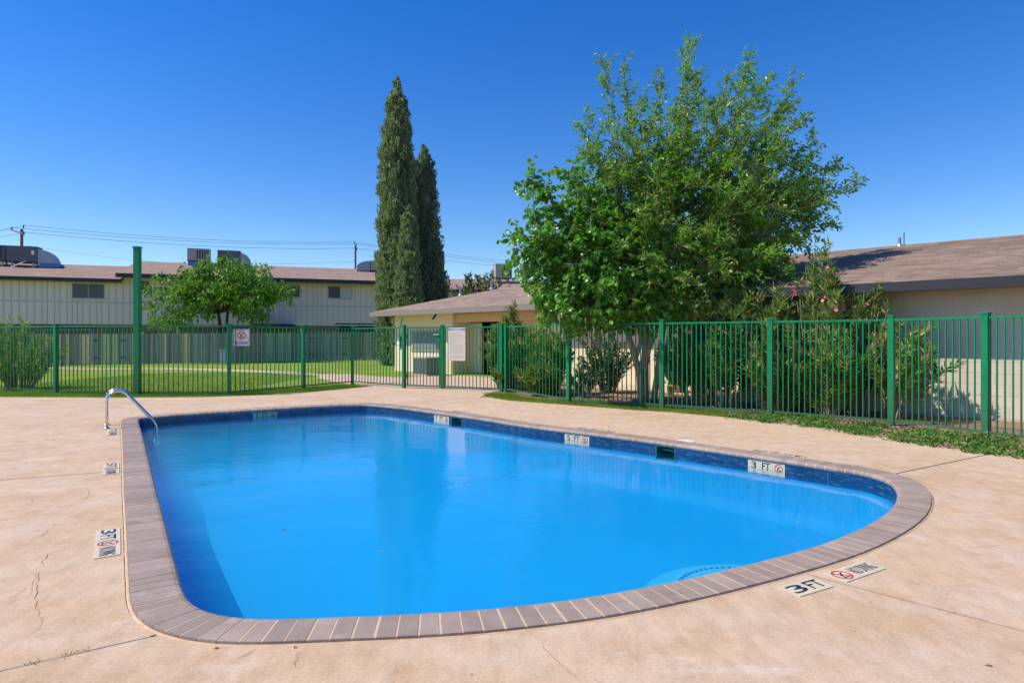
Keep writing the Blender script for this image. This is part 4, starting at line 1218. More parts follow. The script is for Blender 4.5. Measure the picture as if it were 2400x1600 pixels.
# ------------------------------------------------------------------ wooden privacy fence with two gates
w0, w1 = Vector((-27.5, 34.8, -.19)), Vector((-7.2, 40.1, .02))
wf = thing("wooden_fence", "weathered grey plank privacy fence with a few tan boards behind the lawn", "fence", (w0 + w1) / 2)
wu = Vector((w1.x - w0.x, w1.y - w0.y, 0)).normalized(); wm = Vector((-wu.y, wu.x, 0)); WL = (w1 - w0).length
def wpos(px):
    k = (px - 1200) / F; return (k * w0.y - w0.x) / (wu.x - k * wu.y)
plank = MB(); pw = 0.132
plank.prism([(-pw / 2, 0, 0), (pw / 2, 0, 0), (pw / 2, 0, 1.80), (pw / 2 - .035, 0, 1.83), (-pw / 2 + .035, 0, 1.83), (-pw / 2, 0, 1.80)], 0.018, (0, 1, 0))
pmesh = plank.mesh("plank", m_plank); pmesh2 = plank.mesh("plank", m_planktan)
tans = [wpos(x) for x in (106, 142, 155, 163, 196, 202, 210, 241, 250, 267, 273, 309, 331, 385, 433, 445)]
gates = [(wpos(214), wpos(238)), (wpos(279), wpos(306)), (wpos(722), wpos(757)), (wpos(797), wpos(826))]
ga = math.atan2(wu.y, wu.x); random.seed(5)
nP = int(WL / 0.143)
gaps = []
gate_roots = []
for gi, (s0, s1) in enumerate(gates):
    c = w0 + wu * (s0 + s1) / 2
    gate_roots.append(thing("wooden_gate", ["grey plank gate with black hinges between tan boards, the left one of that pair", "grey plank gate with black hinges just left of the tall green post", "grey plank gate with hinges behind the lawn, first right of the NO DIVING sign", "grey plank gate with hinges nearest the cypress trees"][gi], "gate", (c.x, c.y, lawn_z(c.x, c.y)), "gates in the wooden fence"))
for i in range(nP):
    s = (i + .5) * 0.143; p = w0 + wu * s; zb = w0.z + (w1.z - w0.z) * s / WL
    par = wf
    for gi, (s0, s1) in enumerate(gates):
        if s0 <= s <= s1: par = gate_roots[gi]
    tan = par is wf and any(abs(s - t) < .075 for t in tans)
    jy = random.uniform(-.016, .010); o = link("plank", pmesh2 if tan else pmesh, par, (p.x + wm.x * jy, p.y + wm.y * jy, zb + random.uniform(-.02, .02) + .03) , ga + random.uniform(-.01, .01))
    if tan and par is wf and random.random() < .3: o["label"] = "tan plank"
for z in (.35, 1.45):
    MB().obox((w0 + w1) / 2 + wm * .05 + UP * (z), wu, wm, UP, WL, .05, .09).build("rail", m_plank, wf)
for gi, (s0, s1) in enumerate(gates):
    for z in (.45, 1.45):
        c = w0 + wu * (s0 + .16) - wm * .012; zb = w0.z + (w1.z - w0.z) * s0 / WL
        hb = MB().obox(Vector((c.x, c.y, zb + z)), wu, wm, UP, .12, .014, .12)
        hb.prism([Vector((c.x, c.y, zb + z)) + wu * .06 + UP * .05 - wm * .007, Vector((c.x, c.y, zb + z)) + wu * .06 - UP * .05 - wm * .007, Vector((c.x, c.y, zb + z)) + wu * .30 - wm * .007], .012, wm)
        hb.build("hinge", m_dmetal, gate_roots[gi])
pd = gp(525, 848); pd = Vector((pd.x * 36 / pd.y, 36.0, -0.1))
ped = thing("utility_pedestal", "pale blue utility pedestal at the foot of the wooden fence", "utility box", pd)
MB().obox(pd + UP * .42, (1, 0, 0), (0, 1, 0), UP, .36, .30, .84).build("housing", m_pedestal, ped)
MB().obox(pd + UP * .865, (1, 0, 0), (0, 1, 0), UP, .40, .34, .05).build("lid", m_pedestal, ped)
MB().obox(pd + Vector((0, -.155, .5)), (1, 0, 0), (0, 1, 0), UP, .28, .01, .5).build("door", m_pedestal, ped)
# ------------------------------------------------------------------ clubhouse
ce = Vector((0.722, -0.692, 0)).normalized(); cm_ = Vector((-ce.y, ce.x, 0))        # along the front, into the building
CA = Vector((-5.26, 27.4, 0))
club = thing("clubhouse", "low cream clubhouse with hipped brown shingle roof and open door behind the gates", "building", (-2, 26, 0))
def cP(t, dback=0.0, z=0.0): return CA + ce * t + cm_ * dback + UP * z
def cwall(name, t0, t1, back, z0, z1, mat=None, th=0.18, parent=None):
    return MB().obox(cP((t0 + t1) / 2, back + th / 2, (z0 + z1) / 2), ce, cm_, UP, t1 - t0, th, z1 - z0).build(name, mat or m_cream, parent or club)
ZE = 2.44
cwall("wall", 0, 3.2, 0.0, -0.05, ZE + .1)
cwall("wall", 3.202, 4.06, -0.10, -0.05, ZE + .1, th=1.2)
cwall("wall", 8.9, 16.8, 0.0, -0.05, ZE + .1)
cwall("wall", 8.6, 8.898, -0.02, -0.05, ZE + .1, th=1.1)
RB = 0.85
cwall("wall", 2.9, 3.66, RB, -0.05, ZE + .1); cwall("wall", 5.74, 8.7, RB, -0.05, ZE + .1); cwall("wall", 3.662, 5.738, RB, 2.17, ZE + .1)
MB().obox(cP(0.09, 6.0, 1.25), cm_, ce, UP, 11.6, 0.18, 2.6).build("wall", m_cream, club)
cwall("beam", 4.062, 8.598, 0.02, 2.08, 2.42, m_beam, th=0.16)
# front-wall window with a grey security screen
scr = MB().obox(cP(2.13, -0.03, 1.35), ce, cm_, UP, 1.84, .05, .86).build("window", m_hvac_light, club)
MB().obox(cP(2.20, -0.062, 1.35), ce, cm_, UP, 1.56, .012, .72).build("screen", M("screen_grey", (0.20, 0.21, 0.24), 0.6), scr)
for k in range(3): MB().obox(cP(1.60 + .6 * k, -0.070, 1.35), ce, cm_, UP, .03, .006, .72).build("bar", m_hvac_light, scr)
# doorway
df = MB()
for t in (3.70, 5.70): df.obox(cP(t, RB + .05, 1.06), ce, cm_, UP, .08, .24, 2.12)
df.obox(cP(4.70, RB + .05, 2.13), ce, cm_, UP, 2.08, .242, .08)
door = df.build("door_frame", m_brown, club)
MB().obox(cP(4.24, RB + .06, 1.04), ce, cm_, UP, .98, .05, 2.06).build("door_leaf", m_cream, door)
MB().obox(cP(4.66, RB + .02, 1.0), ce, cm_, UP, .05, .05, .14).build("handle", m_dmetal, door)
MB().obox(cP(5.62, RB + .62, 1.04), cm_, ce, UP, .95, .05, 2.06).build("door_leaf", m_brown, door)
rm = MB(); z0, z1 = 0.002, 2.35; a, b, c, d = cP(2.9, RB + .19), cP(8.4, RB + .19), cP(8.4, 6.0), cP(2.9, 6.0)
rm.poly([v + UP * z0 for v in (a, b, c, d)]); rm.poly([v + UP * z1 for v in (d, c, b, a)])
for p, q in ((b, c), (c, d), (d, a)): rm.quad(p + UP * z0, q + UP * z0, q + UP * z1, p + UP * z1)
rm.build("interior", m_dark, club)
MB().obox(cP(6.2, 5.9, 1.5), ce, cm_, UP, 3.4, .05, .3).build("interior_shelf", m_tanwall, club)
# roof
OV, PITCH, RUN = 0.78, 0.262, 5.6
C0 = CA + (-ce - cm_) * OV
LEN = 17.9
ZR0 = 2.60
def roof_pt(a, b, dz=0.0):     # a along eave, b up-slope distance in plan
    return C0 + ce * a + cm_ * b + UP * (ZR0 + b * PITCH + dz)
rf = MB()
f0, f1, f2, f3 = roof_pt(0, 0), roof_pt(LEN, 0), roof_pt(LEN, RUN), roof_pt(RUN, RUN)
rb0, rb1 = C0 + cm_ * 2 * RUN + UP * ZR0, C0 + ce * LEN + cm_ * 2 * RUN + UP * ZR0
rf.poly([f0, f1, f2, f3]); rf.poly([f0, f3, rb0]); rf.poly([f3, f2, rb1, rb0])
dn = UP * -.05
rf.poly([v + dn for v in (f0, rb0, rb1, f1)])
croof = rf.build("roof", m_roof_club, club)
strip("fascia", C0 - cm_ * .015, C0 + ce * LEN - cm_ * .015, ZR0 - .19, ZR0 - .004, .03, m_gfascia, club)
strip("fascia", C0 - ce * .015 + cm_ * .02, C0 - ce * .015 + cm_ * 2 * RUN, ZR0 - .19, ZR0 - .004, .03, m_gfascia, club)
MB().obox(C0 + ce * LEN / 2 + cm_ * (OV / 2 + .01) + UP * (ZR0 - .14), ce, cm_, UP, LEN, OV - .03, .02).build("soffit", m_beam, club)
def shingles(origin, u, m, z0, pitch, nrows, a0f, a1f, course, tabw, seed):
    """one box-like tab per shingle, each slightly uneven"""
    rnd = random.Random(seed); sl = math.sqrt(1 + pitch * pitch); up = (m + UP * pitch) / sl; nn = (UP - m * pitch) / sl
    out = []
    for r in range(nrows):
        b = r * course / sl; a = a0f(b) + rnd.uniform(0, tabw)
        while a < a1f(b) - tabw * .3:
            w = tabw * rnd.uniform(.7, 1.35); w = min(w, a1f(b) - a)
            base = origin + u * (a + w / 2) + m * b + UP * (z0 + b * pitch)
            out.append((base, w, rnd.uniform(.006, .013)))
            a += w + .003
    def tab(mb, base, w, th, off=Vector((0, 0, 0))):
        lo, hi = base - up * .005, base + up * (course + .03)
        n = len(mb.v); h = u * w / 2
        P = [lo - h, lo + h, hi + h, hi - h]
        mb.v += [p - off + nn * .001 for p in P] + [P[0] - off + nn * th, P[1] - off + nn * th, P[2] - off + nn * .002, P[3] - off + nn * .002]
        mb.f += [(n + 4, n + 5, n + 6, n + 7), (n, n + 1, n + 5, n + 4), (n, n + 4, n + 7, n + 3), (n + 1, n + 2, n + 6, n + 5)]
    return out, tab
tabs, tab = shingles(C0, ce, cm_, ZR0, PITCH, 39, lambda b: b, lambda b: LEN - .1, 0.148, 0.32, 11)
mb = MB()
for t in tabs: tab(mb, *t)
tag(mb.build("shingle_field", m_roof_club, club), kind="stuff")
# vents, floodlight, utility box, downspout
for (px, py, q) in ((1079, 702, 3.2), (1152, 684, 4.4)):
    k = (px - 1200) / F; o = C0 + cm_ * q; s = (k * o.y - o.x) / (ce.x - k * ce.y); b = roof_pt(s, q)
    v = MB().lathe(b - UP * .05, [(.13, .0), (.06, .10), (.045, .10), (.045, .36), (.06, .36), (.06, .40), (0, .41)], 12).build("roof_vent", m_duct, club)
fl_ = cP(3.7, -0.62, 2.40)
fd = thing("floodlight", "small black and white floodlight under the clubhouse eave", "lamp", fl_)
MB().obox(fl_ + UP * .03, ce, cm_, UP, .12, .12, .05).build("mount", m_white, fd)
MB().tube([fl_, fl_ + Vector((-.10, -.05, -.10)), fl_ + Vector((-.16, -.08, -.18))], [.045, .055, .07], 10).build("lamp_head", m_dmetal, fd)
MB().tube([fl_, fl_ + Vector((.10, -.02, -.06))], [.04, .05], 10).build("lamp_head", m_white, fd)
ub = cP(.42, -.07, 1.32)
u_ = thing("meter_box", "small white electrical box on the clubhouse wall by its left corner", "utility box", ub)
MB().obox(ub, ce, cm_, UP, .24, .12, .36).build("case", m_white, u_)
MB().tube([ub + UP * .18, ub + UP * .6 + ce * .05, ub + UP * 1.05 + ce * .25], .014, 6).build("conduit", m_dmetal, u_)
MB().obox(ub + ce * .22 - UP * .04, ce, cm_, UP, .14, .13, .50).build("side_case", m_dmetal, u_)
ac = gp(1003, 879); acr = thing("air_conditioner", "grey ground air conditioner below the clubhouse window", "air conditioner", ac)
ab = MB().obox(ac + UP * .36, ce, cm_, UP, .86, .80, .62).build("cabinet", m_acgreen, acr)
MB().obox(ac + UP * .69, ce, cm_, UP, .90, .84, .04).build("top", m_hvac_light, acr)
MB().obox(ac + UP * .02, ce, cm_, UP, 1.05, 1.0, .06).build("pad", m_path, acr)
for k in range(9):
    MB().obox(ac + ce * (-.36 + .09 * k) - cm_ * .405 + UP * .36, ce, cm_, UP, .05, .012, .54).build("grille_bar", m_hvac_dark, ab)
for k in range(8):
    MB().obox(ac + cm_ * (-.34 + .095 * k) - ce * .435 + UP * .36, cm_, ce, UP, .05, .012, .54).build("grille_bar", m_hvac_dark, ab)
dsx = cP(10.9, -.06); ds = MB().tube([cP(11.2, -.05, .05), cP(11.2, -.05, 2.0), cP(11.2, -.45, 2.4)], .045, 8).build("downspout", m_white, club)
# chair just inside the open door
ch = thing("chair", "reddish brown chair standing inside the open clubhouse door", "chair", cP(5.35, 2.2))
cc = cP(5.35, 2.0)
def cb(name, x, y, z, sx, sy, sz): MB().obox(cc + ce * x + cm_ * y + UP * z, ce, cm_, UP, sx, sy, sz).build(name, m_wood, ch)
cb("seat", 0, 0, .44, .52, .50, .07); cb("backrest", 0, .24, .72, .52, .05, .46)
for sx in (-1, 1):
    for sy in (-1, 1): cb("leg", sx * .23, sy * .22, .2, .05, .05, .40)
    cb("armrest", sx * .27, 0, .66, .05, .48, .04); cb("arm_post", sx * .27, -.2, .55, .04, .04, .18)

# ------------------------------------------------------------------ right-hand building of painted block
re_ = Vector((0.742, -0.670, 0)).normalized(); rm_ = Vector((-re_.y, re_.x, 0))
RW = Vector((5.2, 13.96, 0))
rbld = thing("block_building", "low cream painted block building with brown shingle roof behind the right fence", "building", (8.5, 11.2, 0))
LW = 9.6
MB().obox(RW + re_ * LW / 2 + rm_ * .10 + UP * 1.17, re_, rm_, UP, LW, .196, 2.5).build("wall_core", m_blockjoint, rbld)
MB().obox(RW + rm_ * 4.6 + re_ * .1 + UP * 1.17, rm_, re_, UP, 8.8, .196, 2.5).build("end_wall", m_block, rbld)
bh, bw = 0.2, 0.4
blk = MB().obox((0, 0, 0), (1, 0, 0), (0, 1, 0), (0, 0, 1), bw - .010, .04, bh - .010).mesh("block", m_block)
half = MB().obox((0, 0, 0), (1, 0, 0), (0, 1, 0), (0, 0, 1), bw / 2 - .010, .04, bh - .010).mesh("block", m_block)
an = math.atan2(re_.y, re_.x)
for r in range(12):
    z = .02 + bh * (r + .5); x = 0.0
    if r % 2:
        p = RW + re_ * (bw / 4) + rm_ * .018; link("block", half, rbld, (p.x, p.y, z), an); x = bw / 2
    while x + bw <= LW + .01:
        p = RW + re_ * (x + bw / 2) + rm_ * (.018 + random.uniform(-.0008, .0008)); link("block", blk, rbld, (p.x, p.y, z), an); x += bw
OVR, PR_, RUNR, ZRR = 0.72, 0.262, 5.1, 2.49
D0 = RW - re_ * 1.0 - rm_ * OVR; LR = LW + 3.0
r2 = MB()
q0, q1 = D0 + UP * ZRR, D0 + re_ * LR + UP * ZRR
q2, q3 = D0 + re_ * LR + rm_ * RUNR + UP * (ZRR + RUNR * PR_), D0 + re_ * .0 + rm_ * RUNR + UP * (ZRR + RUNR * PR_)
q4, q5 = D0 + re_ * LR + rm_ * 2 * RUNR + UP * ZRR, D0 + rm_ * 2 * RUNR + UP * ZRR
r2.poly([q0, q1, q2, q3]); r2.poly([q3, q2, q4, q5]); r2.poly([v - UP * .05 for v in (q0, q3, q2, q1)]); r2.poly([v - UP * .05 for v in (q5, q4, q2, q3)])
r2.poly([q0, q3, q5, q0 - UP * .05, ][:3])
r2.build("roof", m_roof_right, rbld)
strip("fascia", D0 - rm_ * .02, D0 + re_ * LR - rm_ * .02, ZRR - .175, ZRR - .004, .036, m_fascia, rbld)
MB().obox(D0 + re_ * LR / 2 + rm_ * (OVR / 2 + .01) + UP * (ZRR - .12), re_, rm_, UP, LR, OVR - .04, .02).build("soffit", m_fascia, rbld)
MB().obox(RW + re_ * LW / 2 - rm_ * .02 + UP * 2.37, re_, rm_, UP, LW, .03, .075).build("frieze_board", m_beam, rbld)
tabs, tab = shingles(D0, re_, rm_, ZRR, PR_, 35, lambda b: .02, lambda b: LR - .1, 0.148, 0.32, 21)
def seen(t):
    b = t[0]; x = 1200 + F * b.x / b.y if b.y > .5 else 9999
    return 1860 < x < 2440
vis = sorted([t for t in tabs if seen(t)], key=lambda t: (t[0] - cam.location).length)
near = set(id(t) for t in vis[:300])
mb = MB()
for t in tabs:
    if id(t) in near:
        s_ = MB(); tab(s_, *t); s_.build("shingle", m_roof_right, rbld, loc=t[0])
    else: tab(mb, *t)
tag(mb.build("shingle_field", m_roof_right, rbld), kind="stuff")
k = (2108 - 1200) / F; o = D0 + rm_ * 4.95; s = (k * o.y - o.x) / (re_.x - k * re_.y); b = o + re_ * s + UP * (ZRR + 4.95 * PR_)
MB().lathe(b - UP * .05, [(.10, 0), (.05, .10), (.04, .10), (.04, .26), (0, .27)], 12).build("roof_vent", m_duct, rbld)
MB().tube([b + re_ * .10, b + re_ * .10 + UP * .34], .012, 6).build("antenna", m_dmetal, rbld)

# ------------------------------------------------------------------ far house behind the clubhouse
fh = thing("far_house", "distant two-storey house whose brown roof shows behind the bare tree", "house", (-2, 60, 0))
e0, e1 = Vector((-12, 55.0, 0)), Vector((9, 58.5, 0)); fu = (e1 - e0).normalized(); fm = Vector((-fu.y, fu.x, 0))
roof_slab("roof", e0, e1, 5.95, 6.0, 0.25, 0.05, m_roof_far, fh)
strip("fascia", e0 - fm * .02, e1 - fm * .02, 5.68, 5.94, .04, m_fascia, fh)
MB().obox((e0 + e1) / 2 + fm * 6.0 + UP * 2.85, fu, fm, UP, (e1 - e0).length - .8, 10.8, 5.7).build("wall", m_siding, fh)
for px in (1085, 1130):
    k = (px - 1200) / F; o = e0 + fm * .6; s = (k * o.y - o.x) / (fu.x - k * fu.y); window(fh, o + fu * s - fm * .0 + UP * 4.4, fu, fm, 1.6, 1.1, 'blue')
for (x0, x1, y0, y1, mt, lab, lv) in ((1157, 1197, 621, 652, m_hvac_light, "beige rooftop unit with dark louvres on the distant roof", (.38, .98, 5)), (1221, 1266, 618, 645, m_hvac_dark, "dark rooftop unit on the distant roof beside the big tree", (.1, .5, 3))):
    k = ((x0 + x1) / 2 - 1200) / F; o = e0 + fm * 4.2; s = (k * o.y - o.x) / (fu.x - k * fu.y); p = o + fu * s; zr = 5.95 + 4.2 * .25
    root = thing("rooftop_unit", lab, "air conditioner", (p.x, p.y, zr), HV); d = p.y
    cz = dp(x0, y1, d).z
    hvac_box(root, Vector((p.x, p.y, cz)), (x1 - x0) / F * d, 1.1, (y1 - y0) / F * d, mt, lv)
    for sx in (-1, 1): MB().obox(Vector((p.x, p.y, (zr + cz) / 2 - .1)) + fu * sx * .5, fu, fm, UP, .2, .8, max(cz - zr, .1) + .15).build("stand_leg", m_duct, root)

# ------------------------------------------------------------------ utility poles and wires
def pole(px, ytop, d, lab, arm):
    t = dp(px, ytop, d); root = thing("utility_pole", lab, "utility pole", (t.x, d, 0), "utility poles")
    MB().tube([(t.x, d, 0), (t.x, d, t.z)], [.17, .125], 12).build("shaft", m_polewood, root)
    if arm:
        a = dp(px - 22, ytop + 2, d + .5); b = dp(px + 10, ytop + 13, d - .5)
        MB().obox((a + b) / 2 - Vector((0, .2, 0)), (b - a).normalized(), (0, 1, 0), (b - a).normalized().cross(Vector((0, 1, 0))) * -1, (b - a).length, .10, .13).build("crossarm", m_polewood, root)
        ins = [a + Vector((.1, -.2, .12)), b + Vector((-.05, -.2, .12)), t + Vector((.18, 0, .25))]
    else: ins = [t + Vector((-.12, 0, .3)), t + Vector((.1, 0, .05)), t + Vector((.18, 0, -.5))]
    for q in ins: MB().lathe(q, [(.02, -.22), (.05, -.06), (.09, 0), (.05, .05), (.08, .10), (.0, .16)], 8).build("insulator", m_dmetal, root)
    return t, ins
t1, i1 = pole(51, 537, 60, "wooden utility pole with crossarm behind the roof at far left", True)
t2, i2 = pole(833, 574, 78, "slim utility pole left of the tall cypress", False)
def wire(pts, lab, sag=.6):
    mb = MB(); P = []
    for a, b in zip(pts[:-1], pts[1:]):
        for k in range(24):
            t = k / 24; p = Vector(a).lerp(Vector(b), t); p.z -= sag * 4 * t * (1 - t); P.append(p)
    P.append(Vector(pts[-1]))
    mb.tube(P, .017, 5); tag(mb.build("power_line", m_wire), lab, "power line", "overhead power lines")
wire([dp(-200, 546, 58), i1[2] + UP * .15, i2[0] + UP * .1, dp(1420, 626, 110)], "topmost overhead wire running from the left pole to the cypress")
wire([dp(-200, 541, 58), i1[0] + UP * .1, i2[1] + UP * .1, dp(1420, 632, 110)], "middle overhead wire just below the topmost one")
wire([dp(-200, 552, 58), i1[1] + UP * .1, i2[2] + UP * .1, dp(1420, 640, 110)], "lower of the three overhead wires at the left pole")
wire([dp(60, 575, 95), dp(420, 618, 95), dp(840, 612, 120)], "faint low wire crossing the sky just above the apartment roof", .3)

# ------------------------------------------------------------------ foliage tools
def unit(v): return v / (np.linalg.norm(v, axis=-1, keepdims=True) + 1e-9)
def leaf_mesh(name, P, D, L, W, mat, parent, fold=0.18, droop=0.15, upbias=0.6, sub=False):
    """one leaf per row: base P, direction D, length L, width W"""
    P = np.asarray(P, float); D = unit(np.asarray(D, float)); n = len(P)
    L = np.broadcast_to(L, n)[:, None]; W = np.broadcast_to(W, n)[:, None]
    N0 = unit(rng.normal(size=(n, 3)) + np.array([0, 0, upbias * 2]))
    Sd = unit(np.cross(D, N0)); N = unit(np.cross(Sd, D))
    a = P; c = P + D * L - N * L * droop
    b = P + D * L * .42 + Sd * W / 2 + N * W * fold; d = P + D * L * .42 - Sd * W / 2 + N * W * fold
    off = np.array(woff(parent))
    if not sub:
        V = np.stack([a, b, c, d], 1).reshape(-1, 3) - off
        base = np.arange(n)[:, None] * 4
        T = np.concatenate([base + [0, 1, 2], base + [0, 2, 3]], 1).reshape(-1, 3)
    else:
        e = P + D * L * .75 + Sd * W * .38 - N * L * droop * .4; f = P + D * L * .75 - Sd * W * .38 - N * L * droop * .4
        m = P + D * L * .5 - N * W * .02
        V = np.stack([a, b, e, c, f, d, m], 1).reshape(-1, 3) - off
        base = np.arange(n)[:, None] * 7
        T = np.concatenate([base + q for q in ([0, 1, 6], [1, 2, 6], [2, 3, 6], [3, 4, 6], [4, 5, 6], [5, 0, 6])], 1).reshape(-1, 3)
    return link(name, np_mesh(name, V, T, mat), parent, woff(parent))
def bez(a, b, c, n):
    t = np.linspace(0, 1, n)[:, None]; return (1 - t) ** 2 * a + 2 * t * (1 - t) * b + t ** 2 * c
def V3(v): return np.array([v[0], v[1], v[2]], float)

def shoots(limb, n, l0, l1, spread, start=.25, up=.35, taper=.55, end=1.0):
    """side twigs along a limb: returns list of polylines"""
    out = []; m = len(limb)
    for _ in range(n):
        t = start + (end - start) * rng.random() ** .85; i = min(int(t * (m - 1)), m - 2); p = limb[i] + (limb[i + 1] - limb[i]) * rng.random()
        d = unit(limb[i + 1] - limb[i]); r = rng.normal(size=3); r -= d * r.dot(d); r = unit(r)
        dr = unit(d * (1 - spread) + r * spread + np.array([0, 0, up]))
        ln = (l0 + (l1 - l0) * rng.random()) * (.6 + taper - taper * t)
        e = p + dr * ln; mid = p + dr * ln * .5 + rng.normal(size=3) * ln * .06
        out.append(bez(p, mid, e - np.array([0, 0, ln * .06]), 6))
    return out
def leaves_along(poly, spacing, jitter, tipbias=.55):
    """leaf bases and directions along a twig"""
    seg = np.linalg.norm(np.diff(poly, axis=0), axis=1).sum(); k = max(2, int(seg / spacing)); P, D = [], []
    for j in range(k):
        t = (j + rng.random()) / k; x = t * (len(poly) - 1); i = min(int(x), len(poly) - 2); p = poly[i] + (poly[i + 1] - poly[i]) * (x - i)
        d = unit(poly[i + 1] - poly[i]); r = rng.normal(size=3); r -= d * r.dot(d); r = unit(r)
        P.append(p + rng.normal(size=3) * jitter); D.append(d * tipbias + r * (1 - tipbias) + np.array([0, 0, -.15]))
    return P, D
def limbs_to_mesh(polys, radii, name, mat, parent, n=6):
    mb = MB()
    for p, (r0, r1) in zip(polys, radii):
        k = len(p); mb.tube([Vector(q) for q in p], [r0 + (r1 - r0) * i / (k - 1) for i in range(k)], n if r0 > .02 else 4, cap=False)
    return mb.build(name, mat, parent, smooth=True)

# ------------------------------------------------------------------ the two big trees behind the right fence
TB = Vector((3.02, 14.1, 0))
mul = thing("broadleaf_tree", "multi-stemmed broad-leaved tree with pale trunks behind the right fence", "tree", TB)
forks = []
stems = [[(2.98, 14.05, 0), (2.93, 14.0, .6), (2.80, 14.0, 1.1), (2.60, 13.95, 1.7), (2.35, 13.9, 2.2)],
         [(3.08, 14.15, 0), (3.08, 14.15, .9), (3.12, 14.2, 1.5), (3.10, 14.3, 2.3), (2.95, 14.4, 3.0)],
         [(3.05, 14.1, .55), (3.15, 14.05, 1.2), (3.35, 14.0, 1.8), (3.55, 13.95, 2.4)],
         [(2.85, 14.0, 1.0), (2.95, 14.02, 1.35), (2.96, 14.0, 1.8), (2.8, 13.9, 2.4)]]
st_polys = []; st_r = []
for i, s in enumerate(stems):
    s = [V3(q) for q in s]; poly = [s[0]]
    for a, b in zip(s[:-1], s[1:]): poly += [a + (b - a) * t for t in (.33, .66, 1)]
    st_polys.append(np.array(poly)); st_r.append([(.085, .055), (.10, .06), (.065, .045), (.05, .035)][i])
def tip(px, py, d): return V3(dp(px, py, d))
mul_tips = [(1235, 415, 13.6), (1262, 445, 13.4), (1322, 393, 13.8), (1355, 420, 14.2), (1236, 508, 13.5), (1184, 552, 13.3), (1200, 585, 13.0), (1238, 668, 13.3), (1260, 700, 12.8), (1300, 735, 12.7), (1330, 760, 12.75),
            (1400, 440, 14.5), (1290, 560, 12.9), (1340, 620, 12.7), (1300, 660, 13.9), (1400, 700, 12.7), (1450, 640, 12.8), (1380, 540, 13.0), (1440, 520, 13.4), (1470, 700, 12.9), (1360, 690, 14.6), (1290, 480, 14.2), (1420, 590, 14.9), (1500, 560, 13.4), (1482, 742, 12.95), (1532, 735, 13.0), (1425, 765, 12.95), (1560, 762, 13.1), (1455, 720, 14.6), (1270, 610, 14.3), (1350, 480, 13.2), (1225, 600, 13.9), (1330, 560, 14.6), (1265, 745, 13.4), (1430, 745, 13.0), (1245, 560, 13.0), (1480, 480, 14.6)]
polys, rad = list(st_polys), list(st_r); LP, LD = [], []
ends = [p[-1] for p in st_polys[:4]]
for (px, py, d) in mul_tips:
    e = tip(px, py, d); b = min(ends, key=lambda q: np.linalg.norm(q - e) + (0 if rng.random() < .7 else 1)); a = b
    mid = a * .5 + e * .5 + np.array([0, 0, .28 * np.linalg.norm(e - a) * (0.8 if e[2] > a[2] else 1.0)])
    lb = bez(a, mid, e, 12); polys.append(lb); rad.append((.038, .008))
    tw = shoots(lb, 28, .35, .95, .74, .18, .15)
    for t in tw:
        polys.append(t); rad.append((.007, .003)); p_, d_ = leaves_along(t, .048, .02, .35); LP += p_; LD += d_
    p_, d_ = leaves_along(lb[5:], .05, .05, .3); LP += p_; LD += d_
limbs_to_mesh(polys[:4], rad[:4], "trunk", m_bark, mul, 10)
limbs_to_mesh(polys[4:], rad[4:], "branches", m_bark, mul)
LP, LD = np.array(LP), np.array(LD); LD[:, 2] -= .35
leaf_mesh("crown", LP, LD, rng.uniform(.10, .18, len(LP)), rng.uniform(.075, .125, len(LP)), m_leaf_mul, mul, upbias=.5, sub=True)

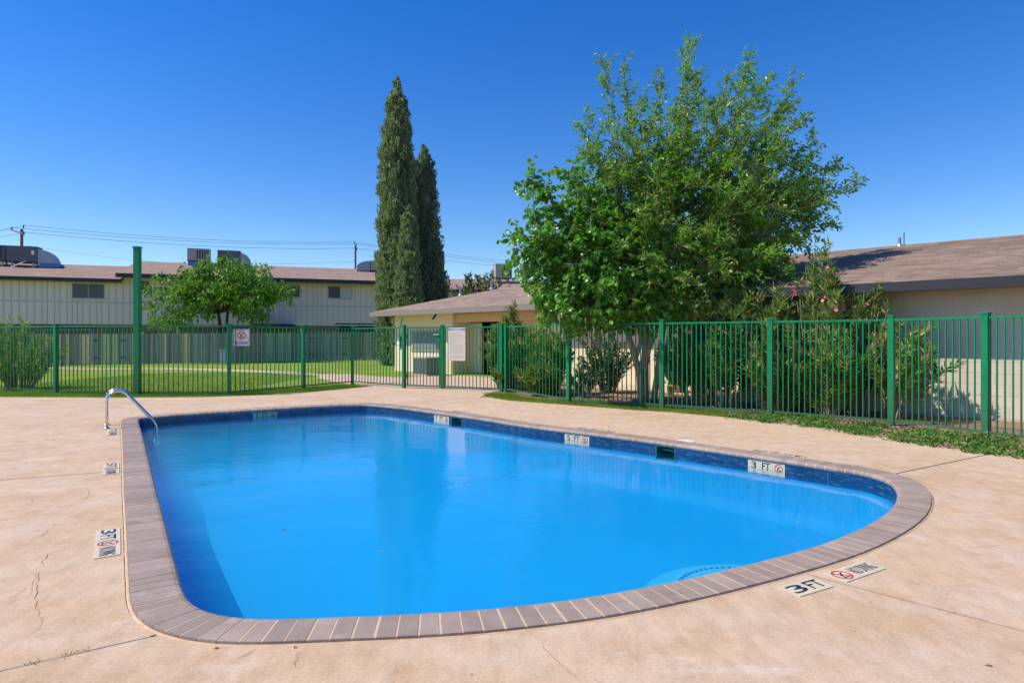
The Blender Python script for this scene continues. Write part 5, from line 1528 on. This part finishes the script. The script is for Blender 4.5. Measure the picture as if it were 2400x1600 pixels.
TB2 = Vector((3.42, 14.25, 0))
fin = thing("fine_leaved_tree", "tall small-leaved tree with long upright shoots above the right fence", "tree", TB2)
main = [V3(q) for q in [(3.30, 14.2, 0), (3.42, 14.2, .9), (3.52, 14.2, 1.7), (3.45, 14.2, 2.4), (3.36, 14.2, 3.2), (3.28, 14.2, 4.0), (3.3, 14.2, 4.8)]]
mp = [main[0]]
for a, b in zip(main[:-1], main[1:]): mp += [a + (b - a) * t for t in (.33, .66, 1)]
mp = np.array(mp)
second = np.array([V3(q) for q in [(3.35, 14.25, .2), (3.62, 14.4, 1.1), (3.85, 14.5, 2.0), (4.0, 14.5, 2.8), (4.15, 14.5, 3.5)]])
fin_tips = [(1417, 140, 14.0), (1458, 146, 13.7), (1546, 168, 14.4), (1610, 80, 14.2), (1622, 90, 13.8), (1755, 122, 14.0), (1702, 170, 13.6), (1811, 167, 14.3), (1868, 188, 14.0), (1908, 262, 13.8), (1921, 326, 14.4),
            (2020, 423, 14.0), (1976, 378, 14.4), (1950, 470, 13.4), (1972, 519, 13.8), (1930, 586, 13.3), (1374, 247, 13.8), (1366, 292, 14.2), (1380, 345, 13.4), (1480, 250, 13.2), (1575, 240, 13.3), (1660, 250, 13.2), (1740, 260, 13.0), (1830, 300, 13.0),
            (1500, 330, 15.0), (1600, 320, 15.2), (1720, 340, 15.0), (1850, 400, 15.0), (1900, 460, 14.9), (1440, 400, 13.1), (1540, 400, 12.9), (1640, 410, 12.8), (1750, 420, 12.7), (1860, 480, 12.8), (1900, 560, 12.9), (1820, 580, 12.6), (1720, 540, 12.6), (1610, 530, 12.6), (1500, 480, 12.7),
            (1880, 640, 12.9), (1790, 655, 12.6), (1700, 640, 12.5), (1610, 650, 12.6), (1660, 700, 12.7), (1750, 710, 12.9), (1580, 720, 13.0), (1840, 700, 13.4), (1460, 560, 12.9), (1700, 460, 15.2), (1800, 520, 15.3), (1620, 470, 15.2), (1850, 240, 14.8), (1780, 200, 14.7), (1640, 160, 14.6), (1505, 220, 14.6),
            (1560, 690, 13.1), (1605, 735, 13.3), (1500, 695, 13.2), (1645, 690, 13.6), (1700, 725, 13.6), (1560, 720, 15.0), (1640, 730, 15.2), (1480, 640, 15.0), (1780, 700, 15.0), (1720, 680, 15.3), (1600, 640, 15.3), (1830, 660, 13.6), (1890, 420, 13.6), (1930, 500, 14.2), (1880, 540, 14.3), (1840, 360, 13.5), (1780, 380, 13.4), (1950, 440, 14.6), (1540, 620, 12.8), (1560, 560, 14.9), (1660, 590, 14.9), (1760, 610, 14.9), (1860, 600, 14.6)]
polys, rad = [mp, second], [(.075, .035), (.06, .03)]; LP, LD = [], []
for (px, py, d) in fin_tips:
    e = tip(px - (14 if px > 1850 else 0), py + 7, d)
    if px > 1680 and rng.random() < .6: src = second[rng.integers(2, 5)]
    else: src = mp[rng.integers(7, len(mp))]
    if e[2] < 3.0: src = (second if px > 1650 else mp)[4 if px > 1650 else 9]
    h = np.linalg.norm(e - src)
    # limbs leave the stem steeply outwards, then sweep up or out to the tip
    mid = src * .45 + e * .55 + np.array([(e[0] - src[0]) * .12, 0, -.04 * h if e[2] - src[2] > .8 * h else .12 * h])
    lb = bez(src, mid, e, 16); polys.append(lb); rad.append((.030, .005))
    long_ = max(1.0, h / 2.4)
    tw = shoots(lb, int((18 if py < 350 else 24) * long_), .24, .66, .58, .22, .32, taper=.92 if py < 350 else .8)
    for t in tw:
        polys.append(t); rad.append((.005, .002)); p_, d_ = leaves_along(t, .036, .015, .5); LP += p_; LD += d_
    for t in shoots(lb, int(4.5 * long_), .7, 1.2, .6, .10, .2, end=.72):
        polys.append(t); rad.append((.010, .004))
        for t2 in shoots(t, 7, .2, .45, .6, .2, .3):
            polys.append(t2); rad.append((.004, .002)); p_, d_ = leaves_along(t2, .036, .015, .5); LP += p_; LD += d_
    p_, d_ = leaves_along(lb[9:], .022, .05, .5); LP += p_; LD += d_
limbs_to_mesh(polys[:2], rad[:2], "trunk", m_bark, fin, 10)
limbs_to_mesh(polys[2:], rad[2:], "branches", m_bark, fin)
leaf_mesh("crown", np.array(LP), np.array(LD), rng.uniform(.085, .15, len(LP)), rng.uniform(.036, .064, len(LP)), m_leaf_fine, fin, upbias=.35)
print("leaves fine", len(LP))

# ------------------------------------------------------------------ cypresses
def cypress(base, H, prof, mat, label, n, tw=.085):
    """prof: list of (height fraction, radius); sprays on the lumpy outside and some inside"""
    root = thing("cypress_tree", label, "tree", base, "cypress trees")
    MB().tube([base, base + UP * H * .5, base + UP * H * .96], [.16, .10, .01], 8).build("trunk", m_barkdark, root)
    hs_, rs_ = np.array([p[0] for p in prof]), np.array([p[1] for p in prof])
    w = np.interp(np.linspace(0, 1, 400), hs_, rs_); cdf = np.cumsum(w + .06); cdf /= cdf[-1]
    nt_ = n // 46; u = np.interp(rng.random(nt_), cdf, np.linspace(0, 1, 400)) * .992; th = rng.random(nt_) * 2 * np.pi
    rad = np.interp(u, hs_, rs_); tl = rng.uniform(.35, .95, nt_) * np.clip(rad * 1.3, .22, 1); tw_ = tl * rng.uniform(.16, .26, nt_)
    rr = rad * rng.uniform(.66, 1.04, nt_) * np.where(u > .93, .6, 1)
    b = np.array(base); P, D = [], []
    for q in range(nt_):
        k = 46; t = rng.random(k); a = rng.random(k) * 2 * np.pi; fat = np.sin(np.pi * (t * .86 + .07)) * tw_[q] * np.sqrt(rng.random(k))
        o = np.array([math.cos(th[q]), math.sin(th[q]), 0]); sd = np.array([-o[1], o[0], 0])
        c = b + o * (rr[q] - tl[q] * .10) + np.array([0, 0, u[q] * H - tl[q] * (.4 if u[q] < .9 else .85)])
        pp = c + np.outer(t * tl[q], np.array([o[0] * .22, o[1] * .22, 1.0])) + np.outer(fat * np.cos(a), o) + np.outer(fat * np.sin(a), sd)
        P.append(pp); D.append(np.outer(np.cos(a), o) * .45 + np.outer(np.sin(a), sd) * .45 + np.array([0, 0, 1.0]) + rng.normal(size=(k, 3)) * .22)
    P, D = np.concatenate(P), np.concatenate(D); n = len(P)
    leaf_mesh("crown", P, D, rng.uniform(.10, .24, n), rng.uniform(tw * .5, tw * 1.25, n), mat, root, upbias=-.3, fold=.3, droop=.02)
    core = MB(); k = 14
    core.lathe(base, [(max(np.interp(t, hs_, rs_) * .62, .001), t * H) for t in np.linspace(.02, .95, 20)], k)
    core.build("inner_growth", mat, root, smooth=False)
c1 = Vector(((930 - 1200) / F * 33, 33.0, 0)); h1 = dp(930, 174, 33).z
cypress(c1, h1, [(0, .9), (.157, 1.04), (.33, 1.02), (.5, .95), (.58, .90), (.69, .86), (.75, .80), (.79, .73), (.86, .55), (.905, .46), (.972, .22), (1, .03)], m_leaf_cyp, "tallest cypress tree, slender dark green spire left of the clubhouse roof", 62000)
c2 = Vector(((995 - 1200) / F * 34.6, 34.6, 0)); h2 = dp(990, 338, 34.6).z
cypress(c2, h2, [(0, 1.2), (.2, 1.42), (.32, 1.28), (.43, 1.06), (.54, .88), (.65, .76), (.73, .64), (.84, .60), (.92, .46), (.97, .26), (1, .06)], m_leaf_cyp2, "shorter bluish cypress tree right of the tallest one", 46000)
c3 = Vector(((957 - 1200) / F * 31.7, 31.7, 0)); h3 = dp(957, 478, 31.7).z
cypress(c3, h3, [(0, .75), (.15, .82), (.5, .66), (.75, .46), (.92, .26), (1, .04)], m_leaf_cyp, "low young cypress tree against the foot of the tallest one", 19000)

# ------------------------------------------------------------------ leafy tree in front of the apartment house
ct = Vector(((517 - 1200) / F * 39.3, 39.3, -0.1))
chi = thing("leafy_tree", "bright green spreading tree in front of the apartment house", "tree", ct)
polys, rad = [], []; LP, LD = [], []
sc = 39.3 / F
def cpt(px, py, dd=0): return V3(dp(px, py, 39.3 + dd))
stem_top = cpt(520, 735)
polys += [np.array([V3(ct), cpt(517, 775), cpt(512, 735)]), np.array([V3(ct) + [.4, .2, 0], cpt(531, 770), cpt(534, 720)])]; rad += [(.16, .10), (.12, .08)]
ctips = []
outline = [(338, 712), (345, 672), (372, 650), (402, 668), (425, 640), (455, 628), (470, 612), (505, 616), (535, 606), (570, 612), (600, 628), (630, 632), (640, 652), (668, 664), (690, 686), (676, 698), (645, 690), (625, 715), (628, 745), (600, 742), (570, 725), (480, 728), (430, 738), (392, 752), (360, 742), (350, 765), (410, 765), (590, 690), (540, 680), (440, 690)]
for (x, y) in outline:
    for dd in (-1.4, 1.4): ctips.append(cpt(x + rng.normal() * 5, y + rng.normal() * 4 + (6 if dd > 0 else 0), dd * rng.uniform(.4, 1.6)))
for _ in range(46):
    x, y = rng.uniform(375, 655), rng.uniform(622, 712)
    if ((x - 515) / 155) ** 2 + ((y - 712) / 98) ** 2 < 1: ctips.append(cpt(x, y, rng.uniform(-3.2, -.6)))
for e in ctips:
    a = (polys[0] if rng.random() < .5 else polys[1])[-1]; mid = a * .45 + e * .55 + np.array([0, 0, .95]); lb = bez(a, mid, e, 10); polys.append(lb); rad.append((.035, .010))
    for t in shoots(lb, 10, .45, 1.15, .72, .55, -.06):
        p_, d_ = leaves_along(t, .085, .09, .3); LP += p_; LD += d_
LP, LD = np.array(LP), np.array(LD); LD[:, 2] -= .55
limbs_to_mesh(polys, rad, "trunk", m_barkdark, chi)
leaf_mesh("crown", LP, LD, rng.uniform(.22, .42, len(LP)), rng.uniform(.07, .14, len(LP)), m_leaf_china, chi, droop=.3, upbias=.7, sub=True)
print("leaves china", len(LP))

# ------------------------------------------------------------------ oleanders and shrubs
fb = MB()
for k in range(5):
    a0 = 2 * math.pi * k / 5; d = Vector((math.cos(a0), math.sin(a0), .25)); s = Vector((-d.y, d.x, 0)) * .45
    fb.poly([Vector((0, 0, 0)), d * .6 + s, d * 1.0 + s * .5, d * 1.05 - s * .4, d * .6 - s])
fb.v = [v * .033 for v in fb.v]
flower_pink, flower_red = fb.mesh("flower", m_pink), fb.mesh("flower", m_red)
def shrub(name, base, H, Rd, nst, mat, label, cat="shrub", leafL=(.09, .16), leafW=(.014, .026), spacing=.018, flowers=0, fmesh=None, lean=(0, 0), low=.25, group=None, bare=.0, twigs=5):
    root = thing(name, label, cat, base, group); polys, rad = [], []; LP, LD = [], []; tips = []
    for k in range(nst):
        a = rng.random() * 2 * np.pi; rr = Rd * math.sqrt(rng.random()); hh = H * (1 - .45 * (rr / Rd) ** 2) * rng.uniform(.72, 1.0)
        b = V3(base) + np.array([math.cos(a) * rr * .25, math.sin(a) * rr * .25, 0])
        e = V3(base) + np.array([math.cos(a) * rr + lean[0], math.sin(a) * rr + lean[1], hh])
        mid = b * .5 + e * .5 + np.array([-math.cos(a) * rr * .15, -math.sin(a) * rr * .15, hh * .08]) + rng.normal(size=3) * .06
        lb = bez(b, mid, e, 10); polys.append(lb); rad.append((.016, .006)); tips.append(e)
        if rng.random() < bare: continue
        p_, d_ = leaves_along(lb[int(10 * low):], spacing, .008, .45); LP += p_; LD += d_
        for t in shoots(lb, twigs, .18, .5, .45, low, .5):
            polys.append(t); rad.append((.005, .003)); p_, d_ = leaves_along(t, spacing, .006, .5); LP += p_; LD += d_
            p_, d_ = leaves_along(t[4:], spacing * .5, .006, .75); LP += p_; LD += d_; tips.append(t[-1])
    limbs_to_mesh(polys, rad, "stems", m_barkpale, root, 5)
    n = len(LP); LD = np.array(LD); LD[:, 2] += .25
    leaf_mesh("foliage", np.array(LP), LD, rng.uniform(*leafL, n), rng.uniform(*leafW, n), mat, root, fold=.12, droop=.12, upbias=.3)
    tips = sorted(tips, key=lambda q: -q[2] - .5 * (V3(base)[1] - q[1]))[:max(flowers * 4, 1)]
    for k in range(flowers):
        c = tips[rng.integers(0, len(tips))] + rng.normal(size=3) * .03
        for _ in range(2):
            o = link("flower", fmesh, root, Vector(c + rng.normal(size=3) * .03)); o.rotation_euler = (rng.uniform(.3, 1.5), rng.uniform(-.5, .5), rng.uniform(0, 6)); s = rng.uniform(.8, 1.3); o.scale = (s, s, s)
    return n
OG = "oleanders along the right fence"
def at(px, d): return Vector(((px - 1200) / F * d, d, 0))
tot = 0
LL, LWd = (.13, .23), (.026, .046)
tot += shrub("oleander", at(1625, 13.5), 1.75, .66, 34, m_leaf_ole2, "dark oleander just right of the tree trunks", group=OG, spacing=.020, leafL=LL, leafW=LWd)
tot += shrub("oleander", at(1705, 13.0), 2.45, .78, 38, m_leaf_ole2, "dark oleander with red flowers under the big tree", flowers=6, fmesh=flower_red, group=OG, spacing=.020, leafL=LL, leafW=LWd)
tot += shrub("oleander", at(1800, 12.6), 2.95, .90, 40, m_leaf_ole, bare=.25, label= "tall oleander with red flowers rising to the roof eave", flowers=8, fmesh=flower_red, group=OG, spacing=.020, leafL=LL, leafW=LWd)
tot += shrub("oleander", at(1905, 12.15), 3.25, .85, 46, m_leaf_ole, label= "tallest oleander with bare tan stems and pale pink flowers before the dark fascia", flowers=9, fmesh=flower_pink, group=OG, spacing=.020, bare=.42, leafL=LL, leafW=LWd)
tot += shrub("oleander", at(2010, 11.6), 2.60, .78, 38, m_leaf_ole, bare=.25, label= "oleander with pink flowers at the right end of the row", flowers=12, fmesh=flower_pink, group=OG, spacing=.020, leafL=LL, leafW=LWd)
tot += shrub("oleander", at(2090, 11.05), 1.95, .66, 17, m_leaf_yel, "low pink-flowered oleander leaning along the block wall", flowers=7, fmesh=flower_pink, group=OG, spacing=.022, lean=(.28, -.08), leafL=LL, leafW=LWd)
tot += shrub("oleander", at(1945, 11.4), 1.35, .60, 26, m_leaf_yel, "short yellowing oleander pressed against the fence pickets", group=OG, spacing=.018, low=.12, leafL=LL, leafW=LWd)
tot += shrub("oleander", at(1830, 12.05), 1.20, .62, 26, m_leaf_ole, "short oleander at the fence below the tallest ones", group=OG, spacing=.020, low=.12, leafL=LL, leafW=LWd)
OG2 = "oleanders beside the gate"
tot += shrub("oleander", at(1172, 17.6), 1.95, .50, 34, m_leaf_ole, "upright green oleander behind the gate's right post", group=OG2, spacing=.020, low=.10, leafL=(.15, .24), leafW=(.032, .05))
tot += shrub("oleander", at(1236, 16.9), 1.70, .62, 42, m_leaf_yel, "yellowing oleander right of the gate behind the fence", group=OG2, spacing=.018, low=.08, leafL=LL, leafW=LWd)
tot += shrub("oleander", at(1292, 15.9), 1.60, .60, 40, m_leaf_yel, "yellowing oleander under the left side of the big tree", group=OG2, spacing=.018, low=.08, leafL=LL, leafW=LWd)
tot += shrub("oleander", at(1268, 15.5), .78, .45, 30, m_leaf_ole, "low fresh green oleander at the fence foot right of the gate", group=OG2, spacing=.020, low=.06, leafL=(.15, .24), leafW=(.032, .05))
tot += shrub("oleander", at(1200, 16.9), .70, .34, 18, m_leaf_ole, "small green oleander behind the fence post beside the gate", group=OG2, spacing=.022, low=.06, leafL=LL, leafW=LWd)
tot += shrub("oleander", at(1200, 18.8), 2.55, .42, 26, m_leaf_ole, "tall slim oleander reaching the clubhouse eave", group=OG2, spacing=.024, low=.3, leafL=(.16, .25), leafW=(.024, .04))
tot += shrub("willow_shrub", Vector((-14.3, 17.75, 0)), 1.95, 1.25, 40, m_leaf_yel, "narrow-leaved bushy shrub behind the fence at the far left", spacing=.022, low=.12, leafL=(.10, .18))
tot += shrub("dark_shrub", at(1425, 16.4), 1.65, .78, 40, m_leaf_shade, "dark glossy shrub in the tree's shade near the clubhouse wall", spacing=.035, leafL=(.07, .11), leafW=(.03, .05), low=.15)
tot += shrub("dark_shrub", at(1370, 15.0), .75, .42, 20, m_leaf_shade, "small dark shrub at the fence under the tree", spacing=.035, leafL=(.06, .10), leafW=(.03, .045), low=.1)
tot += shrub("dark_shrub", at(1590, 16.3), 1.7, .70, 34, m_leaf_shade, "added dark shrub standing in for wall shade behind the pale tree trunks", spacing=.035, leafL=(.07, .12), leafW=(.03, .05), low=.12)  # added shrub, stands in for the tree's shade on the clubhouse wall
tot += shrub("dark_shrub", at(1660, 15.4), 1.5, .66, 30, m_leaf_shade, "added dark shrub covering the sunlit wall behind the yellow pail and the oleander", spacing=.035, leafL=(.07, .12), leafW=(.03, .05), low=.1)  # also added, hides bright wall where the tree's shadow is missing
tot += shrub("far_shrub", at(1130, 40.5), dp(1130, 636, 40.5).z, 3.6, 150, m_leaf_far, "olive green shrub mass behind the clubhouse roof", spacing=.09, leafL=(.2, .4), leafW=(.07, .13), low=.45, twigs=8)
print("shrub leaves", tot)
# bare tree
bt = at(1100, 41.5); bare = thing("bare_tree", "leafless pale tree behind the clubhouse roof", "tree", bt)
polys, rad = [], []
def grow(p, d, ln, r, lev):
    e = p + d * ln; mid = (p + e) / 2 + rng.normal(size=3) * ln * .12; poly = bez(p, mid, e, 6); polys.append(poly); rad.append((r, r * .6))
    if lev == 0: return
    for _ in range(3 if lev > 2 else 2 + int(rng.random() < .6)):
        q = poly[rng.integers(3, 6)]; nd = unit(d + rng.normal(size=3) * .55 + np.array([0, 0, .12])); grow(q, nd, ln * rng.uniform(.6, .82), r * .58, lev - 1)
for sx in (-1.8, -.5, 1.0, 2.4):
    grow(V3(bt) + [sx * .5, 0, 0], unit(np.array([sx * .16, rng.normal() * .05, 1.0])), rng.uniform(1.9, 2.3), .09, 4)
limbs_to_mesh(polys, rad, "trunk", m_barkpale, bare, 5)

# ------------------------------------------------------------------ grass, weeds, litter, small things
def blades(name, P, H, W, mat, lean=.35):
    P = np.asarray(P); n = len(P); a = rng.random(n) * 2 * np.pi; s = np.c_[np.cos(a), np.sin(a), np.zeros(n)] * (W / 2)
    b = rng.random(n) * 2 * np.pi; t = np.c_[np.cos(b) * lean, np.sin(b) * lean, np.ones(n)] * rng.uniform(.5, 1.1, n)[:, None] * H
    V = np.stack([P - s, P + s, P + t], 1).reshape(-1, 3); T = np.arange(3 * n).reshape(-1, 3)
    return tag(link(name, np_mesh(name, V, T, mat)), kind="stuff")
def along(poly, n, w0, w1):
    """random points beside a polyline: between w0 and w1 to its left"""
    P = [np.array([p[0], p[1]]) for p in poly]; seg = np.array([np.linalg.norm(b - a) for a, b in zip(P[:-1], P[1:])]); c = np.r_[0, np.cumsum(seg)]; out = []
    for s in rng.random(n) * c[-1]:
        i = min(np.searchsorted(c, s, 'right') - 1, len(seg) - 1); t = (s - c[i]) / seg[i]; p = P[i] + (P[i + 1] - P[i]) * t; d = (P[i + 1] - P[i]) / seg[i]; nn = np.array([-d[1], d[0]])
        q = p + nn * rng.uniform(w0, w1); out.append((q[0], q[1], -.012))
    return np.array(out)
edgeL = [(-17.5, 15.0)] + [(p.x, p.y) for p in EDGE_FAR]
tag(blades("grass_edge", along(edgeL, 42000, -.06, 1.3), .075, .009, m_blade), "fringe of uncut grass between the deck and the left fence", "grass")
yy = 16.0 + 10 * rng.random(60000) ** 1.5; xx = rng.uniform(-1, 1, 60000); xx = np.where(True, -15.5 + (xx + 1) / 2 * 11.0, 0)
keep = ~((xx > -7.6) & (yy > 18)) & (yy > np.interp(xx, [-15.5, -9.4, -6.5, -5.5, -4.2], [15.2, 15.1, 15.7, 16.4, 18.5]))
Pg = np.c_[xx, yy, np.array([lawn_z(x, y) for x, y in zip(xx, yy)])][keep]
tag(blades("lawn_blades", Pg, .05, .010, m_blade), "mown grass blades on the lawn behind the left fence", "grass")
edgeR = [(p.x, p.y) for p in EDGE_RIGHT[:7]]
tag(blades("grass_edge", along(edgeR, 15000, -.05, .75), .075, .009, m_blade), "patchy grass fringe between the deck and the right fence", "grass")
# broad-leaved weeds at the right fence foot
edgeR2 = [(p.x, p.y) for p in EDGE_RIGHT[6:12]]
Pw = along(edgeR2, 15000, -.22, 1.05); Pw = Pw[rng.random(len(Pw)) < np.clip(.35 + .65 * np.sin(Pw[:, 0] * 6.3 + np.sin(Pw[:, 1] * 5.1) * 1.7) + .4 * np.sin(Pw[:, 1] * 14), .12, 1)]; dens = .5 + .5 * np.sin(Pw[:, 0] * 5.1 + np.cos(Pw[:, 1] * 4.3) * 2)
hgt = .02 + .17 * dens * np.clip((9.9 - Pw[:, 1]) / 2.0, .15, 1.0)
Pw[:, 2] = hgt * rng.random(len(Pw))
Dw = rng.normal(size=(len(Pw), 3)) + np.array([0, 0, .5])
w_ = leaf_mesh("weeds", Pw, Dw, rng.uniform(.03, .085, len(Pw)), rng.uniform(.018, .05, len(Pw)), m_leaf_weed, None, sub=False)
tag(w_, "leafy green weeds spreading along the foot of the right fence", "weeds", kind="stuff")
Pl = np.c_[rng.uniform(1.0, 7.4, 5200), rng.uniform(8.2, 16.6, 5200), np.full(5200, .0)]
kx = (Pl[:, 0] - 1.24) * .76 + (Pl[:, 1] - 13.28) * 1.0; Pl = Pl[(kx > .25) & (kx < 3.2)]
lf = leaf_mesh("leaf_litter", Pl, rng.normal(size=(len(Pl), 3)) * [1, 1, .12], rng.uniform(.04, .10, len(Pl)), rng.uniform(.02, .05, len(Pl)), m_litter, None, upbias=2.5)
tag(lf, "dry fallen leaves on the soil under the tree and oleanders", "leaf litter", kind="stuff")
Pf = [gp(x, y, .004 if True else 0) for x, y in ((2004, 1305), (500, 1520), (690, 1512), (1490, 1003), (1430, 1000), (130, 1030), (60, 1085), (2330, 1560))]
Pf += [gp(x, y, WATER_Z + .003) for x, y in ((1085, 1139), (1082, 1150), (1610, 1150), (1747, 1142), (1870, 1221), (1840, 1262), (1200, 1300), (900, 1290), (660, 1240), (1508, 1145))]
ff = leaf_mesh("fallen_leaves", np.array([V3(p) for p in Pf]), rng.normal(size=(len(Pf), 3)) * [1, 1, .05], rng.uniform(.03, .05, len(Pf)), rng.uniform(.012, .02, len(Pf)), m_litter, None, upbias=3)
tag(ff, "scattered dead leaves on the deck and floating in the pool", "leaves", kind="stuff")
# tufts growing in the near left deck joint
a = jt('J1'); d = (j1b - a).normalized(); Pt = []
for c in (.30, .36, .48, .70): Pt += [V3(a + d * (c + rng.normal() * .012)) + [rng.normal() * .006, rng.normal() * .006, -.01] for _ in range(26)]
tag(blades("joint_weeds", np.array(Pt), .028, .006, m_blade, .8), "tiny weeds in the deck joint near the left pool corner", "weeds")
# yellow pail lying behind the fence
yp = at(1572, 15.4)
pail = thing("plastic_pail", "small yellow pail on the ground behind the fence right of the trunks", "pail", yp)
MB().lathe(yp, [(.0, .0), (.075, .0), (.10, .24), (.108, .24), (.108, .255), (.094, .255), (.07, .01)], 20).build("body", m_yellow, pail, smooth=True)
MB().tube([yp + Vector((.10 * math.cos(w), .03, .24 + .09 * math.sin(w))) for w in np.linspace(0, math.pi, 12)], .004, 5).build("handle", m_dmetal, pail)
print("objects", len(bpy.data.objects))
